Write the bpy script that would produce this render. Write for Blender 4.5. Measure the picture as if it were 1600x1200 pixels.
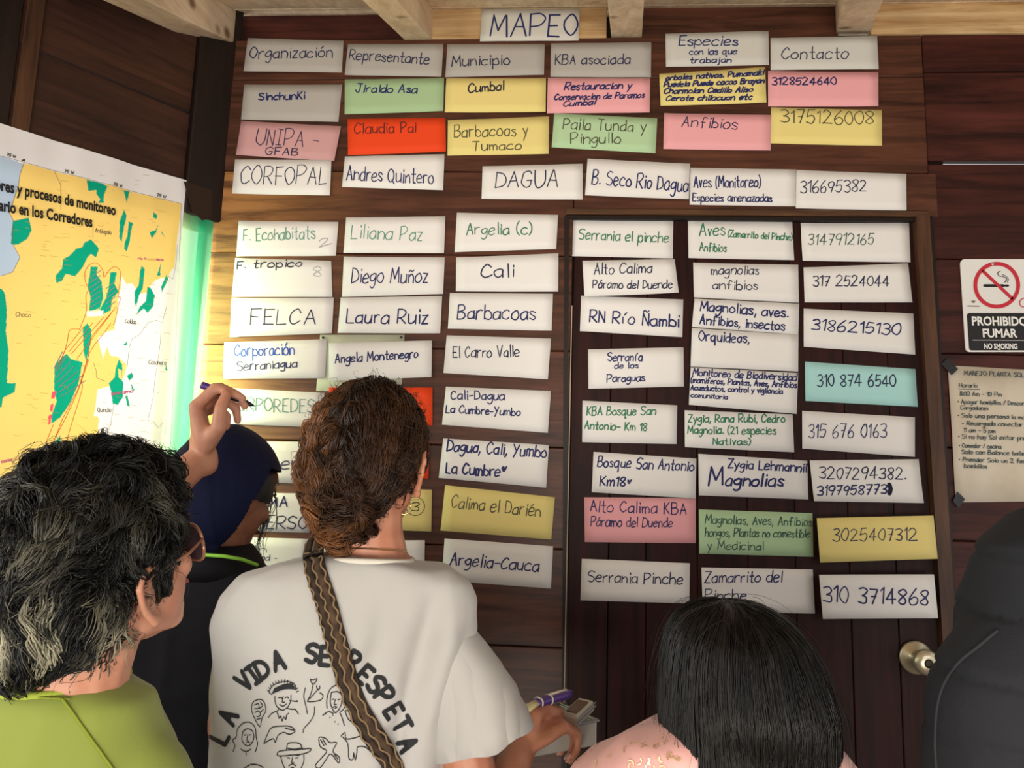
import bpy, bmesh, math, random
import numpy as np
from mathutils import Vector, Matrix, noise
from mathutils.bvhtree import BVHTree
for o in list(bpy.data.objects): bpy.data.objects.remove(o)
S = bpy.context.scene; COL = S.collection
rnd = random.Random(7)
# ---------------------------------------------------------------- camera
F_PX, DIST, EYE = 1155.0, 1.93, 1.45
YAW, PIT, ROLL = 0.06367, 0.13766, -0.03062
CAM = Vector((0, -DIST, EYE))
fw = Vector((-math.sin(YAW)*math.cos(PIT), math.cos(YAW)*math.cos(PIT), math.sin(PIT)))
r0 = Vector((math.cos(YAW), math.sin(YAW), 0)); u0 = r0.cross(fw)
cr, sr = math.cos(ROLL), math.sin(ROLL)
RT = r0*cr - u0*sr; UP = r0*sr + u0*cr
cd = bpy.data.cameras.new('camera'); cam = bpy.data.objects.new('camera', cd); COL.objects.link(cam)
cd.sensor_width = 36; cd.lens = 36*F_PX/1600; cd.clip_start = .02
M = Matrix((RT, UP, -fw)).transposed().to_4x4(); M.translation = CAM; cam.matrix_world = M
S.camera = cam
S.view_settings.view_transform = 'Standard'; S.view_settings.look = 'None'
S.view_settings.gamma = 1; S.view_settings.exposure = EXPO = 0.0
S.view_settings.use_curve_mapping = False
try: S.cycles.use_denoising = True
except Exception: pass
# ---------------------------------------------------------------- light
W = bpy.data.worlds.new('world'); S.world = W; W.use_nodes = True
bg = W.node_tree.nodes['Background']; bg.inputs[0].default_value = (1, .985, .97, 1); bg.inputs[1].default_value = .74
def area(name, loc, tgt, sx, sy, power, col=(1,1,1), spread=180):
    l = bpy.data.lights.new(name, 'AREA'); l.shape = 'RECTANGLE'; l.size = sx; l.size_y = sy; l.energy = power; l.color = col
    l.spread = math.radians(spread)
    o = bpy.data.objects.new(name, l); COL.objects.link(o); o.location = loc
    o.rotation_euler = (Vector(tgt)-Vector(loc)).to_track_quat('-Z', 'Y').to_euler(); return o
LW = Vector((-math.sin(math.radians(35.8)), -math.cos(math.radians(35.8)), 0))      # left wall runs this way from the corner, towards the viewer
LN = Vector((math.cos(math.radians(35.8)), -math.sin(math.radians(35.8)), 0))       # its normal, into the room
# ---------------------------------------------------------------- projection helpers
def ray(px, py): return fw + RT*((px-800)/F_PX) - UP*((py-600)/F_PX)
def P(px, py, d): return CAM + ray(px, py)*d
def on_plane(px, py, p0, n):
    r = ray(px, py); return CAM + r*((Vector(p0)-CAM).dot(n)/r.dot(n))
def WP(px, py, y=0.): return on_plane(px, py, (0, y, 0), Vector((0, 1, 0)))
CORNER = WP(334, 330); CORNER.z = 0
def LP(px, py, off=0.):                                                            # point on the left wall, off = into the room
    return on_plane(px, py, CORNER+LN*off, LN)
def lsz(p): d = p-CORNER; return d.dot(LW), p.z
def LW3(s, z, off=0.): q = CORNER+LW*s+LN*off; return Vector((q.x, q.y, z))
# area lights: bright day outside the window behind the map, open side of the porch behind the viewer, and two added fills
_c = LW3(.55, 1.55, -.42)
area('window_daylight', _c, LW3(.45, 1.5, 0), 1.35, 1.3, 60, (1, .96, .88))
area('porch_daylight', (-2.5, -1.75, 2.0), (.4, -.1, 1.5), 1.3, 1.3, 50, (1, .98, .95))
area('porch_daylight', (2.0, -3.4, 2.6), (.3, 0, 1.5), 2.0, 1.5, 28, (.97, .98, 1))
area('ceiling_fill', (.2, -3.6, .5), (.1, -.2, 2.6), 2.6, 1.0, 105, (1, .93, .82))  # added fill lamp, aimed up to brighten the ceiling and rafters
area('corner_fill', CORNER+Vector((-.8, -.33, 1.85)), CORNER+Vector((.04, -.0, 1.62)), .22, .5, 21, (1, .84, .60), 50)  # added warm lamp outside the window, brightens the boards by the corner
# ---------------------------------------------------------------- materials
def lin(c):
    if isinstance(c, str): c = [int(c[i:i+2], 16)/255 for i in (0, 2, 4)]
    return tuple((v/12.92 if v <= .04045 else ((v+.055)/1.055)**2.4) for v in c)+(1,)
MC = {}
def mat(name, col, rough=.7, metal=0, bump=0, bscale=200, spec=.5, trans=0, **k):
    if name in MC: return MC[name]
    m = bpy.data.materials.new(name); m.use_nodes = True; nt = m.node_tree; b = nt.nodes['Principled BSDF']
    b.inputs['Base Color'].default_value = lin(col); b.inputs['Roughness'].default_value = rough; b.inputs['Metallic'].default_value = metal
    b.inputs['Specular IOR Level'].default_value = spec
    if bump or k.get('mott'):
        tc = nt.nodes.new('ShaderNodeTexCoord'); nz = nt.nodes.new('ShaderNodeTexNoise'); nz.inputs['Scale'].default_value = bscale
        nz.inputs['Detail'].default_value = 4
        nt.links.new(tc.outputs['Object'], nz.inputs['Vector'])
        if bump:
            bp = nt.nodes.new('ShaderNodeBump'); bp.inputs['Strength'].default_value = bump; bp.inputs['Distance'].default_value = .002
            nt.links.new(nz.outputs['Fac'], bp.inputs['Height']); nt.links.new(bp.outputs['Normal'], b.inputs['Normal'])
        if k.get('mott'):
            n2 = nt.nodes.new('ShaderNodeTexNoise'); n2.inputs['Scale'].default_value = k.get('ms', 12); n2.inputs['Detail'].default_value = 5
            nt.links.new(tc.outputs['Object'], n2.inputs['Vector'])
            rp = nt.nodes.new('ShaderNodeValToRGB'); rp.color_ramp.elements[0].position = .35; rp.color_ramp.elements[1].position = .65
            rp.color_ramp.elements[0].color = lin(k['mott']); rp.color_ramp.elements[1].color = lin(col)
            nt.links.new(n2.outputs['Fac'], rp.inputs['Fac']); nt.links.new(rp.outputs['Color'], b.inputs['Base Color'])
    if k.get('attr'):
        a = nt.nodes.new('ShaderNodeAttribute'); a.attribute_name = 'Col'; nt.links.new(a.outputs['Color'], b.inputs['Base Color'])
    if k.get('sheen'): b.inputs['Sheen Weight'].default_value = k['sheen']
    if k.get('sss'):
        b.inputs['Subsurface Weight'].default_value = k['sss']; b.inputs['Subsurface Radius'].default_value = (.012, .004, .002)
        b.inputs['Subsurface Scale'].default_value = .5
    MC[name] = m; return m
def wood(name, c_dark, c_light, axis=0, rough=.45, knots=0., spec=.4, turn=0., glow_tint=None):
    if name in MC: return MC[name]
    m = bpy.data.materials.new(name); m.use_nodes = True; nt = m.node_tree; N = nt.nodes.new; L = nt.links.new; b = nt.nodes['Principled BSDF']
    tc = N('ShaderNodeTexCoord'); oi = N('ShaderNodeObjectInfo'); mp = N('ShaderNodeMapping'); va = N('ShaderNodeVectorMath')
    sc = [38, 38, 38]; sc[axis] = 2.6; mp.inputs['Scale'].default_value = sc
    mul = N('ShaderNodeMath'); mul.operation = 'MULTIPLY'; mul.inputs[1].default_value = 40
    vr = N('ShaderNodeVectorRotate'); vr.rotation_type = 'Z_AXIS'; vr.inputs['Angle'].default_value = turn; L(tc.outputs['Object'], vr.inputs['Vector'])
    L(oi.outputs['Random'], mul.inputs[0]); L(vr.outputs[0], va.inputs[0]); L(mul.outputs[0], va.inputs[1]); L(va.outputs[0], mp.inputs['Vector'])
    n = N('ShaderNodeTexNoise'); n.inputs['Scale'].default_value = 1; n.inputs['Detail'].default_value = 8; n.inputs['Roughness'].default_value = .65
    n.inputs['Distortion'].default_value = .6
    L(mp.outputs[0], n.inputs['Vector'])
    rp = N('ShaderNodeValToRGB'); e = rp.color_ramp.elements; e[0].position = .3; e[1].position = .72; e[0].color = lin(c_dark); e[1].color = lin(c_light)
    L(n.outputs['Fac'], rp.inputs['Fac'])
    n3 = N('ShaderNodeTexNoise'); n3.inputs['Scale'].default_value = 5; n3.inputs['Detail'].default_value = 4; L(va.outputs[0], n3.inputs['Vector'])
    mx = N('ShaderNodeMix'); mx.data_type = 'RGBA'; mx.blend_type = 'MULTIPLY'; mx.inputs[0].default_value = .6
    r3 = N('ShaderNodeValToRGB'); r3.color_ramp.elements[0].position = .3; r3.color_ramp.elements[0].color = (.45, .42, .42, 1); r3.color_ramp.elements[1].position = .65
    L(n3.outputs['Fac'], r3.inputs['Fac']); L(rp.outputs[0], mx.inputs[6]); L(r3.outputs[0], mx.inputs[7]); out = mx.outputs[2]
    if knots:
        v = N('ShaderNodeTexVoronoi'); v.inputs['Scale'].default_value = knots; L(va.outputs[0], v.inputs['Vector'])
        r4 = N('ShaderNodeValToRGB'); r4.color_ramp.elements[0].position = .06; r4.color_ramp.elements[0].color = (.18, .1, .06, 1); r4.color_ramp.elements[1].position = .16
        L(v.outputs['Distance'], r4.inputs['Fac']); m2 = N('ShaderNodeMix'); m2.data_type = 'RGBA'; m2.blend_type = 'MULTIPLY'; m2.inputs[0].default_value = .8
        L(out, m2.inputs[6]); L(r4.outputs[0], m2.inputs[7]); out = m2.outputs[2]
    if glow_tint:                                          # warm window light painted into the colour towards the window end of the board
        sp = N('ShaderNodeSeparateXYZ'); L(tc.outputs['Object'], sp.inputs[0]); mr = N('ShaderNodeMapRange'); mr.inputs[1].default_value = glow_tint[0]; mr.inputs[2].default_value = glow_tint[1]
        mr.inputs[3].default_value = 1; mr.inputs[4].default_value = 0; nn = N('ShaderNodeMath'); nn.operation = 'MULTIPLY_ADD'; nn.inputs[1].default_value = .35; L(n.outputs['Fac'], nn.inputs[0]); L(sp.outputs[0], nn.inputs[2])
        L(nn.outputs[0], mr.inputs[0]); r5 = N('ShaderNodeValToRGB'); r5.color_ramp.elements[0].position = .36; r5.color_ramp.elements[0].color = lin(glow_tint[2]); r5.color_ramp.elements[1].position = .6; r5.color_ramp.elements[1].color = lin(glow_tint[3])
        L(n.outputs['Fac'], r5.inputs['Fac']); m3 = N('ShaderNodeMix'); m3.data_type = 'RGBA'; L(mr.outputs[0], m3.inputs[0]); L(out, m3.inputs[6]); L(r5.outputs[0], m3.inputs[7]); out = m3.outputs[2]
    L(out, b.inputs['Base Color'])
    bp = N('ShaderNodeBump'); bp.inputs['Strength'].default_value = .35; bp.inputs['Distance'].default_value = .002
    L(n.outputs['Fac'], bp.inputs['Height']); L(bp.outputs[0], b.inputs['Normal'])
    b.inputs['Roughness'].default_value = rough; b.inputs['Specular IOR Level'].default_value = spec
    MC[name] = m; return m
def paper(name, col=None, t=.35, rough=.8, transp=0., attr=False):
    if name in MC: return MC[name]
    m = bpy.data.materials.new(name); m.use_nodes = True; nt = m.node_tree; N = nt.nodes.new; L = nt.links.new
    nt.nodes.remove(nt.nodes['Principled BSDF']); out = nt.nodes['Material Output']
    d = N('ShaderNodeBsdfDiffuse'); tr = N('ShaderNodeBsdfTranslucent'); mx = N('ShaderNodeMixShader'); mx.inputs[0].default_value = t
    if attr:
        a = N('ShaderNodeAttribute'); a.attribute_name = 'Col'; L(a.outputs['Color'], d.inputs[0]); L(a.outputs['Color'], tr.inputs[0])
    else: d.inputs[0].default_value = lin(col); tr.inputs[0].default_value = lin(col)
    L(d.outputs[0], mx.inputs[1]); L(tr.outputs[0], mx.inputs[2]); o = mx.outputs[0]
    if transp:
        tp = N('ShaderNodeBsdfTransparent'); tp.inputs[0].default_value = lin(col or 'ffffff')
        if attr: mw = N('ShaderNodeMix'); mw.data_type = 'RGBA'; mw.inputs[0].default_value = .45; L(a.outputs['Color'], mw.inputs[6]); mw.inputs[7].default_value = (1, 1, .96, 1); L(mw.outputs[2], tp.inputs[0])
        m2 = N('ShaderNodeMixShader'); m2.inputs[0].default_value = transp
        L(o, m2.inputs[1]); L(tp.outputs[0], m2.inputs[2]); o = m2.outputs[0]
    L(o, out.inputs[0]); MC[name] = m; return m
# ---------------------------------------------------------------- object helpers
def prop(o, label=None, cat=None, group=None, kind=None):
    if label: o['label'] = label
    if cat: o['category'] = cat
    if group: o['group'] = group
    if kind: o['kind'] = kind
    return o
def empty(name, loc=(0, 0, 0), **k):
    o = bpy.data.objects.new(name, None); COL.objects.link(o); o.location = loc; o.empty_display_size = .05; prop(o, **k); return o
def mesh_obj(name, verts, faces, m, parent=None, smooth=False, loc=None, **k):
    """verts in world space; origin at loc (or the middle); parent keeps world place"""
    V = [Vector(v) for v in verts]
    if loc is None:
        lo = [min(v[i] for v in V) for i in range(3)]; hi = [max(v[i] for v in V) for i in range(3)]
        loc = Vector([(a+b)/2 for a, b in zip(lo, hi)])
    loc = Vector(loc); me = bpy.data.meshes.new(name); me.from_pydata([v-loc for v in V], [], faces); me.update()
    return link_mesh(name, me, m, parent, smooth, loc, **k)
def wloc(o):
    v = Vector((0, 0, 0))
    while o: v = v+o.location; o = o.parent
    return v
def link_mesh(name, me, m, parent=None, smooth=False, loc=(0, 0, 0), **k):
    if m: me.materials.append(m)
    if smooth: me.polygons.foreach_set('use_smooth', [True]*len(me.polygons))
    o = bpy.data.objects.new(name, me); COL.objects.link(o)
    if parent: o.parent = parent; o.location = Vector(loc)-wloc(parent)
    else: o.location = loc
    prop(o, **k); return o
def box_vf(lo, hi, fx=Vector((1,0,0)), fy=Vector((0,1,0)), fz=Vector((0,0,1)), o=Vector((0,0,0)), bev=0.):
    """box in an oriented frame, with chamfered edges"""
    bm = bmesh.new(); bmesh.ops.create_cube(bm, size=1)
    for v in bm.verts: v.co = Vector([lo[i]+(v.co[i]+.5)*(hi[i]-lo[i]) for i in range(3)])
    if bev: bmesh.ops.bevel(bm, geom=bm.edges[:], offset=bev, segments=1, affect='EDGES')
    bm.verts.index_update()
    V = [o+fx*v.co.x+fy*v.co.y+fz*v.co.z for v in bm.verts]; Fs = [[v.index for v in f.verts] for f in bm.faces]; bm.free(); return V, Fs
def box(name, lo, hi, m, parent=None, bev=.0015, frame=None, **k):
    a = frame or (Vector((1,0,0)), Vector((0,1,0)), Vector((0,0,1)), Vector((0,0,0)))
    V, Fs = box_vf(lo, hi, *a, bev=bev); o = mesh_obj(name, V, Fs, m, parent, **k); return o
class MB:
    def __init__(s): s.v = []; s.f = []
    def add(s, V, Fs):
        n = len(s.v); s.v += [Vector(v) for v in V]; s.f += [[i+n for i in f] for f in Fs]; return s
    def build(s, name, m, parent=None, **k): return mesh_obj(name, s.v, s.f, m, parent, **k)
def tube_vf(pts, r, n=6, cap=True):
    pts = [Vector(p) for p in pts]; R = r if isinstance(r, (list, tuple)) else [r]*len(pts); V = []; Fs = []; prev = None
    for i, p in enumerate(pts):
        t = (pts[min(i+1, len(pts)-1)]-pts[max(i-1, 0)]).normalized()
        if prev is None: a = t.orthogonal().normalized()
        else: a = (prev-t*prev.dot(t)).normalized()
        prev = a; b = t.cross(a)
        for j in range(n): w = 2*math.pi*j/n; V.append(p+(a*math.cos(w)+b*math.sin(w))*R[i])
        if i:
            for j in range(n): k = (j+1) % n; Fs.append([(i-1)*n+j, (i-1)*n+k, i*n+k, i*n+j])
    if cap: Fs.append(list(range(n))[::-1]); Fs.append([len(V)-n+j for j in range(n)])
    return V, Fs
def loft_vf(rings, n=28, e=2.0):
    V = []; Fs = []
    for i, (c, a, b) in enumerate(rings):
        for j in range(n):
            w = 2*math.pi*j/n; cw, sw = math.cos(w), math.sin(w)
            V.append(c+a*(math.copysign(abs(cw)**(2/e), cw))+b*(math.copysign(abs(sw)**(2/e), sw)))
        if i:
            for j in range(n): k = (j+1) % n; Fs.append([(i-1)*n+j, (i-1)*n+k, i*n+k, i*n+j])
    Fs.append(list(range(n))[::-1]); Fs.append([len(V)-n+j for j in range(n)]); return V, Fs
def ell_vf(c, ax, ay, az, n=20, m=12):
    rings = []; c = Vector(c)
    for i in range(m+1):
        t = math.pi*(i+.0)/m; t = min(max(t, .06), math.pi-.06); rings.append((c-az*math.cos(t), ax*math.sin(t), ay*math.sin(t)))
    return loft_vf(rings, n)
def cap_vf(p0, r0_, p1, r1_, n=14):
    p0, p1 = Vector(p0), Vector(p1); t = (p1-p0); 
    if t.length < 1e-5: t = Vector((0, 0, .0001))
    t = t.normalized(); a = t.orthogonal().normalized(); b = t.cross(a); rings = []
    for k in (80, 55, 30, 0): w = math.radians(k); rings.append((p0-t*r0_*math.sin(w), a*r0_*math.cos(w), b*r0_*math.cos(w)))
    for k in (0, 30, 55, 80): w = math.radians(k); rings.append((p1+t*r1_*math.sin(w), a*r1_*math.cos(w), b*r1_*math.cos(w)))
    return loft_vf(rings, n)
def chain(mb, pts, rs):
    for i in range(len(pts)-1): mb.add(*cap_vf(pts[i], rs[i], pts[i+1], rs[i+1]))
def fused(mb, voxel, smooth=4, factor=.6):
    me = bpy.data.meshes.new('t'); me.from_pydata(mb.v, [], mb.f); me.update(); o = bpy.data.objects.new('t', me); COL.objects.link(o)
    m = o.modifiers.new('r', 'REMESH'); m.mode = 'VOXEL'; m.voxel_size = voxel
    if smooth: s = o.modifiers.new('s', 'SMOOTH'); s.iterations = smooth; s.factor = factor
    dg = bpy.context.evaluated_depsgraph_get(); dg.update()
    r = bpy.data.meshes.new_from_object(o.evaluated_get(dg)); bpy.data.objects.remove(o); bpy.data.meshes.remove(me); return r
def np_co(me):
    a = np.empty(len(me.vertices)*3, np.float32); me.vertices.foreach_get('co', a); return a.reshape(-1, 3)
def np_no(me):
    a = np.empty(len(me.vertices)*3, np.float32); me.vertex_normals.foreach_get('vector', a); return a.reshape(-1, 3)
def displace(me, fn):
    co, no = np_co(me), np_no(me); d = np.array([fn(Vector(c), Vector(n)) for c, n in zip(co, no)], np.float32)
    me.vertices.foreach_set('co', (co+no*d[:, None]).ravel()); me.update()
def bvh_of(me): return BVHTree.FromPolygons([v.co.copy() for v in me.vertices], [p.vertices[:] for p in me.polygons])
# ---------------------------------------------------------------- hand lettering: one-stroke letters, x = digit/10, y = letter (e = base line, o = cap height)
G = {
'A':"0e3o 3o6e 1i5i",'B':"0e0o ~0o4o5m4k0j ~0j4j6h4e0e",'C':"~6m4o2n0k0h1f3e6g",'D':"0e0o ~0o4n6k6h4f0e",'E':"0o5o 0o0e 0e5e 0j4j",
'F':"0e0o 0o5o 0j4j",'G':"~6m4o1n0k0h1f3e5f6i 6i3i",'H':"0e0o 6e6o 0j6j",'I':"2e2o 0o4o 0e4e",'J':"~4o4h3e1e0g 1o6o",'K':"0e0o 5o0i 1j5e",
'L':"0o0e 0e5e",'M':"0e1o 1o4h 4h7o 7o8e",'N':"0e0o 0o5e 5e5o",'O':"~3o0l0h3e6h6l3o",'P':"0e0o ~0o4o6m4j0i",'Q':"~3o0l0h3e6h6l3o 4g7d",
'R':"0e0o ~0o4o6m4j0i 2i6e",'S':"~6n3o0m1k4j6h4e0f",'T':"0o6o 3o3e",'U':"~0o0h2e4e6h6o",'V':"0o3e 3e6o",'W':"0o2e 2e4k 4k6e 6e8o",
'X':"0o6e 6o0e",'Y':"0o3j 6o1c",'Z':"0o6o 6o0e 0e6e",
'a':"~5j3k0i0f2e4f5h 5k5e",'b':"0o0e ~0i2k5i5f3e0f",'c':"~5j3k0i0f3e5f",'d':"~5j3k0i0f2e4f5h 5o5e",'e':"~0h5i4k2k0i0f2e5f",
'f':"~5n3o2m2e 0j4j",'g':"~5j3k0i0g2f4g5i ~5k5e4b2a0b",'h':"0o0e ~0i3k5i5e",'i':"1k1e 1n1m",'j':"~2k2c0a 2n2m",'k':"0o0e 4k0h 1h4e",
'l':"1o1e",'m':"0k0e ~0i2k3i3e ~3i5k7i7e",'n':"0k0e ~0i3k5i5e",'o':"~3k0i0f3e5g5i3k",'p':"0k0a ~0i3k5i5f3e0f",'q':"~5j3k0i0f2e4f5h 5k5a 5a6b",
'r':"0k0e ~0i2k4k",'s':"~4j2k0j1i4g3e0f",'t':"~2o2f3e4e 0k4k",'u':"~0k0f2e4f5h 5k5e",'v':"0k2e 2e4k",'w':"0k2e 2e3i 3i5e 5e6k",'x':"0k4e 4k0e",
'y':"0k3e 5k1a",'z':"0k4k 4k0e 0e4e",
'0':"~3o0l0h3e5h5l3o",'1':"0m2o 2o2e",'2':"~0m2o5m4j0e 0e6e",'3':"~0n3o5m4k2j ~2j5i5f3e0f",'4':"4e4o 4o0h 0h6h",'5':"5o1o 1o0j ~0j4k5h3e0f",
'6':"~4o1k0h1e4e5h3j0h",'7':"0o5o 5o2e 1j4j",'8':"~3o0m3j5g3e0g3j5m3o",'9':"~5m3o0m1j4j5m 5m3e",
'.':"0f1f",',':"1f0c",'-':"0i4i",'(':"~2p0l0g2d",')':"~0p2l2g0d",':':"0i0h 0f0e",'/':"0e4o",'_':"0d9d",'*':"0i1i 1j0j 0h1j",'<':"~0l1m2k 2k4m ~0l1j2i4m",
}
def glyph(ch):
    acc = None
    dec = {'á':'a','é':'e','í':'i','ó':'o','ú':'u','Á':'A'}
    if ch in dec: acc = '/'; ch = dec[ch]
    if ch in 'ñÑ': acc = '~'; ch = 'n' if ch == 'ñ' else 'N'
    out = []
    src = G[ch].split()
    if ch == 'i' and acc: src = src[:1]
    for s in src:
        sm = s[0] == '~'; s = s.lstrip('~')
        out.append((sm, [(int(s[i])/10, (ord(s[i+1])-101)/10) for i in range(0, len(s), 2)]))
    top = .75 if ch.islower() else 1.1
    if acc == '/': out.append((False, [(.2, top), (.4, top+.2)]))
    if acc == '~': out.append((True, [(0, top), (.15, top+.12), (.3, top+.02), (.5, top+.12)]))
    w = max(p[0] for _, pp in out for p in pp)
    return out, w
def catmull(pts, k=4):
    if len(pts) < 3: return pts
    closed = pts[0] == pts[-1]; out = []; n = len(pts)
    for i in range(n-1):
        p1, p2 = pts[i], pts[i+1]
        p0 = pts[i-1] if i else (pts[-2] if closed else p1); p3 = pts[i+2] if i+2 < n else (pts[1] if closed else p2)
        for j in range(k):
            t = j/k; out.append(tuple(.5*(2*p1[a]+(p2[a]-p0[a])*t+(2*p0[a]-5*p1[a]+4*p2[a]-p3[a])*t*t+(3*p1[a]-p0[a]-3*p2[a]+p3[a])*t**3) for a in (0, 1)))
    out.append(pts[-1]); return out
def letter_paths(text, rr, jit=.035, gap=.2, space=.5):
    """polylines in em units, total width"""
    x = 0; res = []
    for ch in text:
        if ch == ' ': x += space; continue
        g, w = glyph(ch); dy = rr.uniform(-.03, .03); sc = 1+rr.uniform(-.06, .06)
        for sm, pp in g:
            q = [(a*sc+rr.uniform(-jit, jit), b*sc+dy+rr.uniform(-jit, jit)) for a, b in pp]
            if sm and pp[0] == pp[-1]: q[-1] = q[0]
            if sm: q = catmull(q)
            res.append([(x+a, b) for a, b in q])
        x += w*sc+gap
    return res, max(x-gap, .1)
def ribbon(mb, pts, w, nrm):
    """flat marker line through 3D points lying on a surface, normal nrm; round ends"""
    n = len(pts); V = []; Fs = []
    for i, p in enumerate(pts):
        t = pts[min(i+1, n-1)]-pts[max(i-1, 0)]
        if t.length < 1e-9: t = Vector((1, 0, 0))
        N_ = nrm[i] if isinstance(nrm, list) else nrm
        b = N_.cross(t.normalized()).normalized()*w/2; V += [p-b, p+b]
        if i: Fs.append([2*i-2, 2*i, 2*i+1, 2*i-1])
    mb.add(V, Fs)
    for i, j in ((0, 1), (n-1, n-2)):
        t = (pts[i]-pts[j]).normalized(); N_ = nrm[i] if isinstance(nrm, list) else nrm; b = N_.cross(t)
        k = [pts[i]+(t*math.sin(a)+b*math.cos(a))*w/2 for a in (0, math.pi/3, 2*math.pi/3, math.pi)]
        mb.add(k, [[0, 1, 2, 3]])
def write(mb, text, x0, y0, x1, y1, h, wt, to3, nrm, rr, slant=0., jit=.035, sag=0.):
    """text from pixel (x0,y0) to (x1,y1) on a surface; to3 turns a pixel into a 3D point"""
    paths, tw = letter_paths(text, rr, jit); L = math.hypot(x1-x0, y1-y0); dx, dy = (x1-x0)/L, (y1-y0)/L; ux, uy = -dy*-1, -dx
    ux, uy = dy, -dx
    o = to3(x0, y0); A = (to3(x1, y1)-o)/tw; Bv = to3(x0+ux*h, y0+uy*h)-o; wm = 1.13*wt*(to3(x0+1, y0)-o).length
    if isinstance(nrm, Vector): nn = nrm
    for pp in paths:
        q = [o+A*(a+slant*b)+Bv*b for a, b in pp]
        ribbon(mb, q, wm*rr.uniform(.85, 1.15), nn)
# ================================================================= SETTING
m_wall = wood('dark wall boards', '2a1610', '6d4230', 0, .42)
m_wallR = wood('reddish wall boards', '261210', '5c2f28', 0, .5, spec=.25)
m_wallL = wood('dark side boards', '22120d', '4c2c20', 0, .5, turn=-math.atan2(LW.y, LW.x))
m_door = wood('mahogany door boards', '180908', '3c1712', 2, .5, spec=.2)
m_trim = wood('brown door trim', '2e1a10', '7a5436', 0, .5)
m_trimv = wood('brown upright trim', '2e1a10', '6a452c', 2, .5)
m_post = wood('near black post', '0c0605', '24130d', 2, .5)
m_pale = wood('pale raw timber', 'd3b590', 'f6e6cc', 1, .75, knots=7, spec=.2)
m_paleh = wood('pale header timber', 'ae8350', 'e8cb9b', 0, .7, spec=.2)
m_floor = wood('floor boards', '3a2416', '6b452b', 0, .6)
WT = WP(700, 60).z                      # top of the boarded wall
XL, XR = CORNER.x, 2.35
wall = empty('wall_back', (0, 0, 0), kind='structure', label='dark brown wooden plank wall full of paper cards')
def planks(x0, x1, zs, m, y=0., par=wall, th=.02):
    for a, b in zip(zs[:-1], zs[1:]):
        o = y+rnd.uniform(-.0012, .0012)
        box('plank', (x0+.0008, o, a+.0012), (x1-.0008, o+th, b-.0012), m, par, bev=.0022)
XD0, XD1 = WP(890, 640).x, WP(1462, 700).x       # door opening
ZD = WP(1160, 338).z
zl = [0, .28, .56]+[WP(700, y).z for y in (1005, 852, 695, 545, 398, 268)]+[WT]
zl = sorted(zl); k1 = [z for z in zl if z < ZD-.02]+[]
hw_ = (XD0-XL)/2; m_wall_glow = wood('wall boards with painted glow', '2a1610', '6d4230', 0, .42, glow_tint=(-hw_+.22, -hw_+.62, '5e3c20', 'b07c46'))  # lighter orange at the corner end imitates light falling on the boards
planks(XL, XD0, [z for z in zl if z <= WP(700, 268).z+.001], m_wall_glow)
XV = WP(1447, 190).x
planks(XL, XV, [WP(700, 268).z, WP(1000, 122).z, WT], m_wall)
planks(XD0, XV+.02, [ZD, WP(700, 268).z], m_wall)
zr = [0, .28, .56, .82]+[WP(1520, y).z for y in (1000, 846, 700, 553, 405, 256)]
planks(XD1+.015, XR, zr, m_wallR)
zg = WP(1520, 251).z
planks(XV, XR, [zg, WP(1520, 112).z, WT], m_wallR)
# sheathing behind the boards leaves open only the slit on the right where daylight comes through
bk = MB()
bk.add(*box_vf((XL-.05, .021, 0), (XD0-.0, .03, WT))); bk.add(*box_vf((XD0, .021, ZD), (XV+.01, .03, WT)))
bk.add(*box_vf((XD1, .021, 0), (XR, .03, zr[-1]-.004))); bk.add(*box_vf((XV, .021, zg+.004), (XR, .03, WT)))
bk.add(*box_vf((XV+.01, .021, zr[-1]-.01), (WP(1480, 254).x, .03, zg+.01)))
bk.build('sheathing', m_post, wall)
# door
door = empty('door_1', ((XD0+XD1)/2, .01, 0), kind='structure', label='dark mahogany plank door behind the paper cards')
dx = [XD0+.003]+[WP(x, 950, .012).x for x in (950, 1009, 1090, 1170, 1245, 1330, 1403)]+[XD1-.004]
for a, b in zip(dx[:-1], dx[1:]):
    box('plank', (a+.0007, .011+rnd.uniform(0, .001), .01), (b-.0007, .04, ZD-.006), m_door, door, bev=.0018)
box('door_backing', (XD0-.02, .041, 0), (XD1+.02, .05, ZD+.02), m_post, door)
# trims round the door
tr = empty('trim_1', (XD0, 0, ZD), kind='structure', label='brown wooden casing round the door')
x0, x1 = WP(884, 334).x, WP(1450, 334).x
box('head_casing', (x0, -.012, ZD), (WP(1449, 340).x, .012, ZD+.016), m_trim, tr, bev=.003)
box('head_bead', (x0, -.005, ZD-.012), (XD1, .03, ZD), m_post, tr, bev=.003)
# right jamb leans a little, as in the picture
def jamb(name, pa, pb, wa, wb, y0, y1, m):
    a0, b0 = WP(*pa), WP(*pb); k = (a0.x-b0.x)/(a0.z-b0.z); zb = 0; xb = b0.x+k*(zb-b0.z)
    V, Fs = box_vf((0, y0, 0), (1, y1, 1), bev=0)
    V = [Vector(((xb if v.z < .5 else a0.x)+v.x*(wb if v.z < .5 else wa), v.y, zb if v.z < .5 else a0.z)) for v in V]
    mesh_obj(name, V, Fs, m, tr)
jamb('jamb', (1428, 338), (1453, 740), WP(1449, 345).x-WP(1428, 345).x, .032, -.012, .02, m_trimv)
jamb('jamb', (1449, 338), (1472, 740), .012, .016, -.005, .02, m_post)
jamb('jamb', (882, 338), (879, 900), .012, .014, -.004, .02, m_post)
mesh_obj('pale_edge', *box_vf((XD0-.0005, -.005, .9), (XD0+.0018, .0, WP(888, 478).z)), mat('pale edge strip', 'b9a48c', .6), tr)  # thin pale strip along the left edge of the door
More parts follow.
